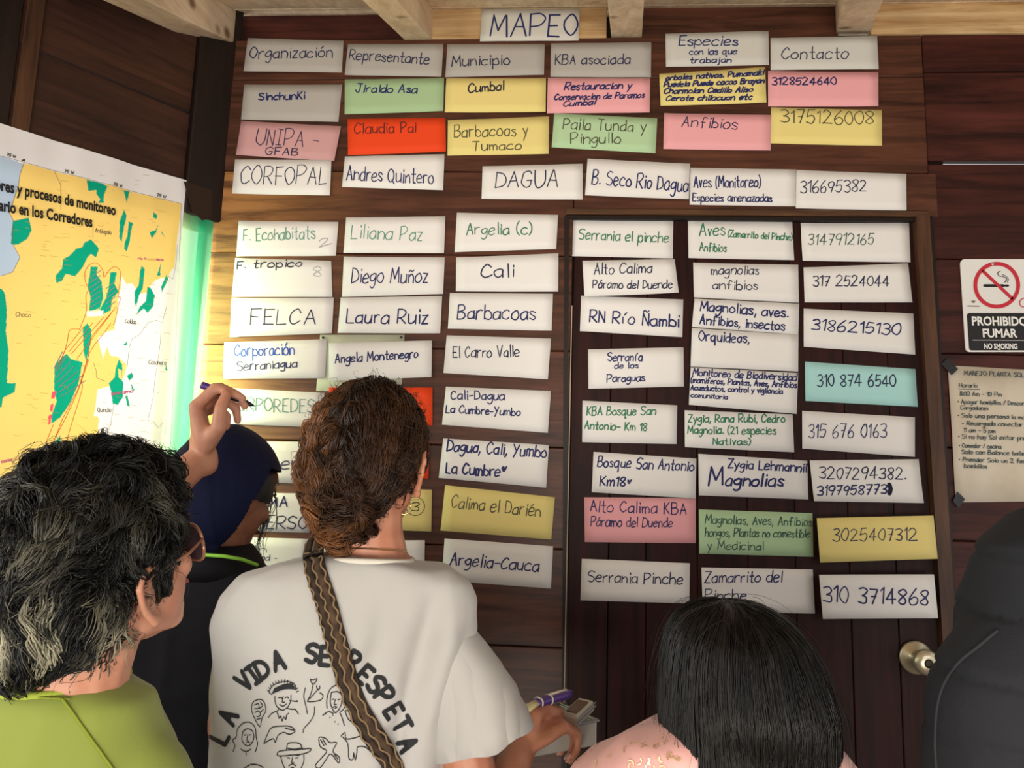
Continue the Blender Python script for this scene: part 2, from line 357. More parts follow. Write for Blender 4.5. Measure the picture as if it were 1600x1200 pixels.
# header boards between the rafters above the boarded wall
HZ = WP(700, 12).z+.02
hd = empty('trim_2', (0, 0, WT), kind='structure', label='row of short boards between the ceiling beams')
for a, b, m, y in ((366, 640, m_wallR, .05), (668, 948, m_paleh, .004), (1000, 1312, m_wall, .012), (1360, 1900, m_paleh, -.004)):
    box('header_board', (WP(a, 40).x, y, WT+.001), (WP(b, 40).x, y+.02, HZ+.05), m, hd, bev=.002)
box('header_backing', (XL-.1, .095, WT-.02), (XR, .1, HZ+.1), m_post, hd)
box('header_board', (XL-.1, .07, WT), (WP(370, 40).x, .09, HZ+.05), m_post, hd)
V, Fs = tube_vf([WP(418, 58, -.004)+Vector((0,0,0)), WP(500, 52, -.006), WP(622, 48, -.004)], [.006, .005, .003], 6)
# ceiling
slope = ray(950, 350).normalized(); 
ceil = empty('ceiling', (0, -1, HZ), kind='structure', label='pale raw board ceiling above the beams')
z_c = WP(700, 14).z; kz = slope.z/slope.y
def ceil_z(y): return z_c+kz*y
cx = Vector((1, 0, 0)); cy = Vector((0, -1, -kz)).normalized(); cz = cx.cross(cy)*-1
cz = Vector((0, -kz, 1)).normalized()
t = -.12; i = 0
while t < 2.3:
    w = .135+rnd.uniform(-.01, .01)
    V, Fs = box_vf((-1.9, t+.001, 0), (XR, t+w-.0015, .02), cx, cy, cz, Vector((0, 0, z_c)), bev=.002)
    mesh_obj('ceiling_board', V, Fs, m_paleh if i % 3 == 2 else m_pale, ceil); t += w; i += 1
# rafters: bottom left and right corners at the wall, and the vanishing x of each
for (xa, ya, xb, yb, hpx, vx) in ((312, 68, 366, 67, 50, 950), (631, 63, 674, 62, 46, 935), (955, 58, 1003, 57, 46, 985), (1307, 50, 1360, 50, 42, 1235), (1720, 34, 1772, 33, 42, 1700)):
    A, B = WP(xa, ya, -.002), WP(xb, yb, -.002); z = (A.z+B.z)/2; d = -ray(vx, 350).normalized(); d = d/abs(d.y)
    h = ceil_z(0)-z; V = []
    for tt in (-.04, 2.15):
        dx_, dz_ = d.x*tt, kz*-tt
        for (x, zz) in ((A.x, z), (B.x, z), (B.x, z+h), (A.x, z+h)): V.append(Vector((x+dx_, -tt-.002, zz+dz_)))
    Fs = [[0, 1, 2, 3][::-1], [4, 5, 6, 7], [0, 4, 5, 1], [1, 5, 6, 2], [2, 6, 7, 3], [3, 7, 4, 0]]
    bm = bmesh.new(); vs = [bm.verts.new(v) for v in V]; [bm.faces.new([vs[j] for j in f]) for f in Fs]; bmesh.ops.recalc_face_normals(bm, faces=bm.faces)
    bmesh.ops.bevel(bm, geom=bm.edges[:], offset=.003, segments=1, affect='EDGES'); bm.verts.index_update()
    mesh_obj('rafter', [v.co.copy() for v in bm.verts], [[v.index for v in f.verts] for f in bm.faces], m_pale, ceil); bm.free()
# left wall (turns towards the viewer), window opening behind the map
wl = empty('wall_left', CORNER, kind='structure', label='dark brown plank wall on the left above the map')
FL = (LW, LN, Vector((0, 0, 1)), CORNER.copy())
s_end = 1.5; zjo = lsz(LP(185, 130))[1]; z_wt = lsz(LP(250, 322))[1]      # joint line, window head
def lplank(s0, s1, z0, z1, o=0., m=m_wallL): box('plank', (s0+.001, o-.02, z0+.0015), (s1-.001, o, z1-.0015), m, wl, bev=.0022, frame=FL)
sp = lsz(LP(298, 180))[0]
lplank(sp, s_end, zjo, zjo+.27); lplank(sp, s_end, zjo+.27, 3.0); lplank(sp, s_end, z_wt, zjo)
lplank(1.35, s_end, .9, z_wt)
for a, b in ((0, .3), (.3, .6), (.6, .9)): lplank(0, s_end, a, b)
box('batten', (lsz(LP(69, 5))[0], 0, z_wt), (lsz(LP(41, 5))[0], .012, 3.0), m_trimv, wl, frame=FL)
box('plank', (lsz(LP(38, 5))[0]+.002, .0, z_wt), (s_end, .006, 3.0), m_post, wl, frame=FL)
box('corner_post', (-.03, -.03, z_wt), (sp, .018, 3.0), m_post, wl, bev=.004, frame=FL)
box('corner_post', (-.035, -.05, 0), (-.004, -.004, z_wt), m_post, wl, bev=.002, frame=FL)
w1 = empty('window_1', LW3(.6, .9), kind='structure', label='window hidden behind the map')
box('window_frame', (-.0, -.035, .9), (1.35, -.02, .94), m_trimv, w1, frame=FL)
box('window_frame', (1.31, -.035, .94), (1.35, -.02, z_wt), m_trimv, w1, frame=FL)
box('window_frame', (0, -.035, z_wt-.03), (1.31, -.02, z_wt), m_trimv, w1, frame=FL)
gm = bpy.data.materials.new('window glass'); gm.use_nodes = True; nt = gm.node_tree; nt.nodes.remove(nt.nodes['Principled BSDF'])
g1 = nt.nodes.new('ShaderNodeBsdfTransparent'); nt.links.new(g1.outputs[0], nt.nodes['Material Output'].inputs[0]); g1.inputs[0].default_value = (.95, .97, .96, 1)
box('glass_pane', (.0, -.03, .94), (1.31, -.026, z_wt-.03), gm, w1, bev=0, frame=FL)
V, Fs = box_vf((-4, -5, -.03), (4, .2, 0)); mesh_obj('floor', V, Fs, m_floor, None, kind='structure', label='wooden plank floor below the wall')
# ================================================================= MAP
SC = .2832
def A_(x, y): return lsz(LP(x*SC, 180+y*SC))
def B_(x, y): return lsz(LP(x*SC, 480+y*SC))
def pa(s, f=A_): return [f(*map(float, q.split(','))) for q in s.split()]
top_r = A_(1015, 365); s0 = top_r[0]; z1 = top_r[1]; sl = (A_(0, 55)[1]-z1)/(A_(0, 55)[0]-s0)      # the sheet's top edge droops a little
MW, MH = 1.12, 1.3
def map_off(s, z): return .012+.002*math.sin(s*31+z*2)+.0008*math.sin(s*70-z*5)
def inside(poly, X, Y):
    r = np.zeros(X.shape, bool); n = len(poly)
    for i in range(n):
        xa, ya = poly[i]; xb, yb = poly[(i+1) % n]
        c = ((ya > Y) != (yb > Y)) & (X < (xb-xa)*(Y-ya)/((yb-ya) if abs(yb-ya) > 1e-9 else 1e-9)+xa); r ^= c
    return r
ss = np.concatenate([np.arange(s0, s0+.55, .0015), np.linspace(s0+.552, s0+MW, 40)]); zz = np.arange(z1-MH, z1+.0001, .0016)
Sg, Zg = np.meshgrid(ss, zz); Zreal = Zg+sl*(Sg-s0)
Cc = np.zeros(Sg.shape+(4,), np.float32); Cc[:] = lin('e9e8ec')
y_off = lambda q: [(a, b) for a, b in q]
def fill(poly, col): Cc[inside(poly, Sg, Zreal)] = lin(col)
inner = pa("-2600,-420 0,235 985,495 970,840 955,1300 920,2000 900,2500 -2600,2500")
fill(inner, 'f0f0f3')
ocean = pa("-2600,-420 0,235 120,275 100,330 90,400 40,545 65,590 60,715 100,790 60,870 0,890 -600,900 -2600,700"); fill(ocean, 'b3c7df')
yel = pa("120,270 985,495 962,720 950,840 925,870 915,905 880,900 845,915 815,945 800,980 770,990 745,965 720,930 690,935 660,890 655,960 640,1020 640,1080 625,1150 620,1185 570,1200 530,1235 545,1290 560,1345 580,1280 600,1330 640,1335 690,1380 675,1440 650,1490 580,1500 530,1515 510,1660 535,1665 530,1780 510,1830 480,1950 300,2400 -2600,2400 -2600,700 -600,900 0,890 60,870 100,790 60,715 65,590 40,545 90,400 100,330")
fill(yel, 'f3d27a')
TE = '12a183'
for q in ("465,362 555,385 580,400 560,450 560,490 530,490 540,470 520,440 520,420 475,425", "670,420 705,425 690,490 680,450", "675,525 690,560 675,620 660,705 648,680 650,590",
 "700,590 725,600 715,640 710,690 690,755 675,740 680,700 695,670", "835,540 857,560 850,578 832,570", "860,610 850,650 825,685 812,650 845,640", "875,640 900,682 880,660",
 "60,590 150,570 165,640 140,690 90,720 50,715", "490,690 535,740 520,790 490,770 470,790 440,850 400,895 350,880 330,920 300,930 295,890 330,850 335,800 370,780 410,740 440,735 450,710",
 "0,960 20,990 30,1080 25,1200 40,1300 35,1400 30,1480 80,1480 70,1530 10,1560 0,1610 -300,1600 -500,1300 -300,960", "490,840 530,840 520,880 550,920 560,1010 540,1070 480,1085 490,1010 470,950 480,900",
 "600,870 635,870 620,930 645,980 610,1010 600,1080 560,1100 540,1075 575,1010 590,950", "770,835 785,850 775,960 755,1000 740,1060 730,1030 735,970 755,940 760,870",
 "800,950 820,960 840,1000 830,1060 800,1095 780,1070 740,1105 760,1060 790,1030", "875,820 870,890 850,890 865,850", "905,885 915,910 880,980 875,950"): fill(pa(q), TE)
for q in ("470,90 495,130 490,200 465,300 450,250 445,120", "355,260 380,290 445,305 420,430 375,530 320,610 270,645 275,590 300,520 285,450 290,320 330,280",
 "645,290 665,320 660,400 670,420 665,500 640,540 610,535 605,480 590,420 620,390 630,330", "715,360 725,385 700,410 690,380", "710,420 732,465 715,455", "690,485 705,550 690,545 680,490",
 "670,210 690,190 690,212", "555,680 570,710 560,740 550,720", "905,320 912,350 900,352", "290,740 320,710 315,780 298,790"): fill(pa(q, B_), TE)
for q in ("640,340 660,350 655,400 645,390",): fill(pa(q, B_), 'f3d27a')
for q in ("275,470 300,465 290,500 272,510", "268,540 285,530 275,580 262,570", "255,600 275,590 268,640 255,650"): fill(pa(q, B_), 'e5566c')
for q in ("0,1060 50,1010 60,1100 0,1160",): fill(pa(q, B_), 'c3bede')
for q in ("465,1085 560,1080 560,1110 470,1115",): fill(pa(q), 'e6e4ee')
nr, nc = Sg.shape
co = np.empty((nr, nc, 3), np.float32)
off = .012+.002*np.sin(Sg*31+Zreal*2)+.0008*np.sin(Sg*70-Zreal*5)
for i in range(3): co[..., i] = (CORNER[i] if i < 2 else 0)+(LW[i]*Sg+LN[i]*off if i < 2 else Zreal)
idx = np.arange(nr*nc).reshape(nr, nc); q = np.stack([idx[:-1, :-1], idx[1:, :-1], idx[1:, 1:], idx[:-1, 1:]], -1).reshape(-1, 4)
org = LW3(s0+MW/2, z1-MH/2, .012); me = bpy.data.meshes.new('map_sheet')
me.vertices.add(nr*nc); me.vertices.foreach_set('co', (co.reshape(-1, 3)-np.array(org, np.float32)).ravel())
me.loops.add(q.size); me.loops.foreach_set('vertex_index', q.ravel()); me.polygons.add(len(q))
me.polygons.foreach_set('loop_start', np.arange(0, q.size, 4)); me.polygons.foreach_set('loop_total', np.full(len(q), 4)); me.update(calc_edges=True)
at = me.attributes.new('Col', 'FLOAT_COLOR', 'POINT'); at.data.foreach_set('color', Cc.reshape(-1, 4).ravel())
mp_ = empty('wall_map', LW3(s0+MW/2, z1-MH, .012), label='large printed map in yellow, white and teal, lit from behind, hung on the left wall', cat='map')
link_mesh('map_sheet', me, paper('printed map paper', attr=True, t=.037), mp_, True, org)
def mp3(f):
    def g(x, y): s, z = f(x, y); return LW3(s, z, map_off(s, z)+.0012)
    return g
MA, MB_ = mp3(A_), mp3(B_)
def lines(name, col, specs, parent=mp_, w=.0013):
    mb = MB()
    for f, s, k in specs:
        p = [tuple(map(float, q.split(','))) for q in s.split()]
        if k: p = catmull(p, 3)
        d = []
        for a, b in zip(p[:-1], p[1:]):
            n = max(1, int(math.hypot(a[0]-b[0], a[1]-b[1])/25)); d += [(a[0]+(b[0]-a[0])*i/n, a[1]+(b[1]-a[1])*i/n) for i in range(n)]
        d.append(p[-1]); ribbon(mb, [f(*q) for q in d], w, LN)
    return mb.build(name, mat('ink '+col, col, .8), parent)
lines('corridor_outline', 'd8562c', [(MA, "480,830 520,820 555,860 560,900 590,860 620,840 650,860 655,900 640,1000 655,1010 640,1060 620,1150 600,1160", 1), (MB_, "600,90 560,150 485,250 440,400 440,460 380,650 340,790", 1),
 (MA, "480,830 455,870 460,930 480,960 460,1000 465,1080 440,1150 425,1185", 1), (MB_, "425,125 370,130 355,200 330,280 300,340", 1), (MB_, "630,0 490,170 470,300 420,450 330,620 260,800", 0),
 (MB_, "450,110 345,240 310,320", 0), (MB_, "560,60 380,260", 0), (MB_, "500,90 365,250", 0), (MB_, "600,40 410,290", 0), (MB_, "280,650 220,800", 0), (MB_, "480,290 415,470 350,610 250,800", 0)])
lines('department_border', '6b6a70', [(MB_, "905,0 880,90 850,75 800,90 760,150 715,180 700,230 690,330", 0), (MA, "290,315 325,390 325,440 325,530", 0), (MB_, "875,90 870,200 850,340 840,400 830,500 800,625 830,630 860,665 890,635 905,660 900,700", 0),
 (MB_, "615,540 600,640 580,700", 0), (MB_, "505,310 520,350 520,390 570,410", 0), (MA, "500,620 500,690", 0), (MA, "120,275 100,330 90,400 40,545 65,590 60,715 100,790 60,870 0,890", 0),
 (MA, "0,235 985,495 960,1200 935,1700 920,1950", 0), (MA, "905,885 940,910 955,830 965,720", 0)], w=.0009)
lines('hatching', '8b92a0', [(MB_, "%d,%d %d,%d" % (285+i*6, 400+i*26-60, 330+i*22, 290+i*26-40), 0) for i in range(7)]+[(MA, "%d,%d %d,%d" % (485, 900+i*28, 545, 860+i*28), 0) for i in range(7)]
 + [(MA, "%d,%d %d,%d" % (575, 960+i*28, 625, 920+i*28), 0) for i in range(5)], w=.002)['kind'] = 'stuff'
rr = random.Random(3); mb = MB()
for i in range(150):                                   # faint small place names and roads over the yellow land
    x, y = rr.uniform(60, 930), rr.uniform(320, 1850)
    L = rr.uniform(15, 45); a = MA(x, y); b = MA(x+L, y+L*.12)
    ribbon(mb, [a, MA(x+L*.5, y+L*.06+rr.uniform(-6, 6)), b], .0007, LN)
mb.build('tiny_place_names', mat('ink faint', 'b79a58', .9), mp_, kind='stuff')
mb = MB()
for t_, x, y, X, Y in (("Choco", 78, 1113, 158, 1118), ("Antioquia", 512, 652, 600, 664), ("Caldas", 680, 1150, 736, 1156), ("Casanare", 805, 1376, 903, 1380), ("Quindio", 528, 1638, 600, 1640)):
    write(mb, t_, x, y, X, Y, 26, 2.6, MA, LN, rr, jit=0)
for x, y in ((25, 232), (345, 320), (612, 392), (852, 452)): write(mb, "75 W", x, y, x+48, y+12, 14, 4, MA, LN, rr, jit=0)
mb.build('place_names', mat('ink grey print', '55504c', .8), mp_, kind='stuff')
mb = MB()
write(mb, "corredor de conservacion", 0, 1918, 292, 1862, 18, 5, MA, LN, rr, jit=.02); write(mb, "paramo", 605, 1545, 720, 1530, 16, 5, MA, LN, rr, jit=.02); write(mb, "rio Magdalena", 750, 800, 885, 808, 12, 4, MA, LN, rr, jit=.02)
mb.build('pink_lettering', mat('ink pink', 'd9709c', .8), mp_, kind='stuff')
def font_text(name, text, p0, p1, hgt, nrm, m, parent, bold=.0, center=False):
    """printed lettering from the built-in font, along p0-p1, cap height hgt"""
    cu = bpy.data.curves.new('f', 'FONT'); cu.body = text; cu.offset = bold; cu.resolution_u = 3; o = bpy.data.objects.new('f', cu); COL.objects.link(o)
    dg = bpy.context.evaluated_depsgraph_get(); dg.update(); me = bpy.data.meshes.new_from_object(o.evaluated_get(dg)); bpy.data.objects.remove(o)
    c = np_co(me); x0_, x1_ = c[:, 0].min(), c[:, 0].max(); ch = .729
    d = (p1-p0); u = nrm.cross(d).normalized()*hgt; loc = (p0+p1)/2
    nc_ = [p0+d*((v[0]-x0_)/(x1_-x0_))+u*(v[1]/ch)-loc for v in c]
    me.vertices.foreach_set('co', np.array([list(v) for v in nc_], np.float32).ravel()); me.update(); link_mesh(name, me, m, parent, False, loc)
blk = mat('black print', '101012', .7); wht = mat('white print', 'f2f2ee', .7)
q0, q1 = MA(0, 428), MA(622, 560); d = (q1-q0)/(27-4.1)
font_text('map_title', "Actores y procesos de monitoreo", MA(0, 428)-d*4.4+LN*.004, q1+LN*.004, .0265, LN, blk, mp_, .035)
q0, q1 = MA(0, 538), MA(493, 625); d = (q1-q0)/20.2
font_text('map_title', "comunitario en los Corredores", q0-d*8.2+LN*.004, q1+LN*.004, .0265, LN, blk, mp_, .035)
# green plastic curtain strip between map and corner, and the dark tape on the map's corner
cv = MB(); n = 26; st = [(.0 + (s0+.03)*i/n) for i in range(n+1)]; zt = lsz(LP(300, 331))[1]; rows = 18
V = [LW3(s, zt-(zt-.96)*j/rows, .006+.003*math.sin(s*160+j*.15)) for j in range(rows+1) for s in st]
Fs = [[j*(n+1)+i, (j+1)*(n+1)+i, (j+1)*(n+1)+i+1, j*(n+1)+i+1] for j in range(rows) for i in range(n)]
gc = mesh_obj('green_curtain', V, Fs, paper('green plastic film', t=.2, transp=.62, attr=True), None, True, label='translucent green plastic strip hanging in the window between the map and the corner', cat='curtain')
at = gc.data.attributes.new('Col', 'FLOAT_COLOR', 'POINT'); k_ = []
for j in range(rows+1):
    for i in range(n+1):
        u = 1-i/n; g_ = max(0, min(1, (u-.25)*2.2)) if u < .8 else 1-(u-.8)*1.5; a_, b_ = lin('cfeeb4'), lin('3fe0a0'); k_ += [a_[c]*(1-g_)+b_[c]*g_ for c in range(3)]+[1]
at.data.foreach_set('color', k_)
tp = MB()
V = [LP(287, 283, .021), LP(331, 297, .021), LP(332, 338, .021), LP(316, 345, .021), LP(300, 330, .021)]
V += [v-LN*.0006 for v in V]; tp.add(V, [[0, 1, 2, 3, 4], [9, 8, 7, 6, 5]]+[[i, i+5, (i+1) % 5+5, (i+1) % 5] for i in range(5)])
tp.build('tape_piece', mat('dark brown tape', '2a1d17', .25), None, label='dark shiny tape flap at the upper right corner of the map', cat='tape')
# ================================================================= SIGNS ON THE RIGHT
wn = Vector((0, -1, 0))
def WO(y): return lambda px, py: WP(px, py, y)
def flat_poly(name, pts, y, m, parent, th=.0006, **k):
    n = len(pts); V = [WP(a, b, y) for a, b in pts]; V += [v+Vector((0, th, 0)) for v in V]
    return mesh_obj(name, V, [list(range(n))[::-1], [i+n for i in range(n)]]+[[i, (i+1) % n, (i+1) % n+n, i+n] for i in range(n)], m, parent, **k)
def rrect(x0, y0, x1, y1, r, dx=0.):
    out = []
    for cx_, cy_, a0 in ((x1-r, y0+r, -90), (x1-r, y1-r, 0), (x0+r, y1-r, 90), (x0+r, y0+r, 180)):
        for k in range(5): a = math.radians(a0+k*22.5); out.append((cx_+r*math.cos(a)+dx*(cy_-y0)/(y1-y0), cy_+r*math.sin(a)))
    return out
sg = empty('no_smoking_sign', WP(1560, 550, -.004), label='white and black no smoking sign with red crossed circle above the taped note', cat='sign')
flat_poly('sign_plate', rrect(1500, 405, 1616, 550, 7, 9), -.005, mat('white sign plastic', 'ebeae6', .4), sg, .003)
def arc_ring(cx_, cy_, r1, r2, y, m, par, name='ring', n=48):
    V = []; Fs = []
    for i in range(n): a = 2*math.pi*i/n; V += [WP(cx_+r1*math.cos(a), cy_+r1*math.sin(a), y), WP(cx_+r2*math.cos(a), cy_+r2*math.sin(a), y)]; j = (i+1) % n; Fs.append([2*i, 2*i+1, 2*j+1, 2*j])
    return mesh_obj(name, V, Fs, m, par)
red = mat('red print', 'c8283a', .5); pbk = mat('sign black', '17181c', .45)
arc_ring(1557.5, 445.5, 36.5, 30.5, -.0062, red, sg, 'red_circle')
mb = MB(); ribbon(mb, [WP(1538.5, 444+2.2, -.0056), WP(1568, 446.3, -.0056)], .0075, wn); ribbon(mb, [WP(1571, 446.2, -.0056), WP(1575, 446.3, -.0056)], .006, wn); mb.build('cigarette', pbk, sg)
mb = MB(); ribbon(mb, [WO(-.0056)(*q) for q in catmull([(1570, 441), (1573, 436), (1567, 432), (1561, 431), (1559, 426), (1563, 424)])], .0022, wn); ribbon(mb, [WO(-.0056)(*q) for q in catmull([(1574, 441), (1575.5, 436), (1571, 431), (1566, 429)])], .0018, wn); mb.build('smoke', pbk, sg)
mb = MB(); ribbon(mb, [WP(1536.5, 424, -.0062), WP(1581, 466, -.0062)], .0085, wn); mb.build('red_bar', red, sg)
flat_poly('black_panel', rrect(1510.5, 489, 1611, 547.5, 4, 4), -.0058, pbk, sg)
font_text('sign_lettering', "PROHIBIDO", WP(1519, 508, -.0068), WP(1606, 508.5, -.0068), .0235, wn, wht, sg, .03)
font_text('sign_lettering', "FUMAR", WP(1536, 526.8, -.0068), WP(1590, 527, -.0068), .0225, wn, wht, sg, .03)
font_text('sign_lettering', "NO SMOKING", WP(1538, 545, -.0068), WP(1590, 545.3, -.0068), .0145, wn, wht, sg, .03)
mb = MB(); ribbon(mb, [WP(1520, 531.3, -.0068), WP(1608, 531.8, -.0068)], .0012, wn); mb.build('white_line', wht, sg)
mb = MB()
for a in range(-60, 61, 30): t = math.radians(a-90); ribbon(mb, [WP(1521, 473, -.0062), WP(1521+4*math.cos(t), 473+4*math.sin(t), -.0062)], .0014, wn)
ribbon(mb, [WP(1512, 478, -.0062), WP(1530, 478.5, -.0062)], .0025, wn); mb.build('maker_mark', mat('ink dull', '6a6250', .7), sg)
arc_ring(1600, 473, 7.5, 6, -.0062, red, sg, 'round_mark', 20)
for (x, y) in ((1551, 412.5), (1561, 546)):
    V, Fs = ell_vf(WP(x, y, -.007), Vector((.004, 0, 0)), Vector((0, .0025, 0)), Vector((0, 0, .004)), 10, 6); mesh_obj('screw', V, Fs, mat('screw head', 'c9c5bd', .3, .6), sg, True)
nt_ = empty('handwritten_notice', WP(1545, 786, -.003), label='cream handwritten house rules sheet taped below the no smoking sign', cat='notice')
cr_ = [(1481, 571), (1626, 579), (1634, 783), (1493, 785)]; N1 = 10
def bil(c, u, v): return (c[0][0]*(1-u)*(1-v)+c[1][0]*u*(1-v)+c[2][0]*u*v+c[3][0]*(1-u)*v, c[0][1]*(1-u)*(1-v)+c[1][1]*u*(1-v)+c[2][1]*u*v+c[3][1]*(1-u)*v)
def sheet(c, lift, base, nu=10, nv=4, th=.0004):
    V = []; 
    for j in range(nv+1):
        for i in range(nu+1): u, v = i/nu, j/nv; p = WP(*bil(c, u, v), base); V.append(p+Vector((0, -lift(u, v), 0)))
    n = len(V); V += [v+Vector((0, th, 0)) for v in V]; W_ = nu+1; Fs = []
    for j in range(nv):
        for i in range(nu): a = j*W_+i; Fs.append([a, a+W_, a+W_+1, a+1]); Fs.append([a+n, a+1+n, a+W_+1+n, a+W_+n])
    for i in range(nu): Fs.append([i, i+1, i+1+n, i+n]); a = nv*W_+i; Fs.append([a+1, a, a+n, a+1+n])
    for j in range(nv): a = j*W_; Fs.append([a+W_, a, a+n, a+W_+n]); a += nu; Fs.append([a, a+W_, a+W_+n, a+n])
    return V, Fs
V, Fs = sheet(cr_, lambda u, v: .002*math.sin(u*5+v*3)**2, -.003); mesh_obj('paper_sheet', V, Fs, mat('cream notice paper', 'd8cfbd', .8, mott='c9bca6', ms=9), nt_, True)
mb = MB(); rr = random.Random(5); NW = WO(-.0065)
for t_, x, y, X, Y in (("MANEJO PLANTA SOLAR", 1506.5, 586, 1612, 590), ("Horario", 1499, 605, 1527, 605.5), ("8:00 Am - 10 Pm", 1500, 618, 1565, 619.5), ("* Apagar bombillos / Desconectar", 1497, 630.5, 1622, 634), ("Cargadores", 1501, 640, 1544, 641),
  ("* Solo una persona la maneja", 1497, 652, 1620, 655.5), ("- Recargada conectar de", 1503, 664, 1612, 667), ("11 am - 5 pm", 1506, 675, 1555, 676.5), ("* Si no hay Sol evitar prender", 1498, 685, 1622, 688.5), ("* Comedor / cocina", 1499, 699, 1564, 701),
  ("Solo con Balance bateria", 1503, 709, 1612, 712), ("* Prender Solo un 2 focos", 1499, 721, 1612, 724), ("bombillos", 1507, 731, 1542, 732)):
    write(mb, t_, x, y, X, Y, 6.5, .95, NW, wn, rr)
ribbon(mb, [NW(1498, 608), NW(1531, 608.5)], .0014, wn); mb.build('handwriting', mat('ink teal grey', '3d5258', .8), nt_)
bt = mat('black tape', '16161d', .35)
for q in ([(1482, 559), (1497, 577), (1487, 586), (1471, 569)], [(1496, 768), (1508, 780), (1498, 794), (1489, 783)]): flat_poly('tape_patch', q, -.0072, bt, nt_)
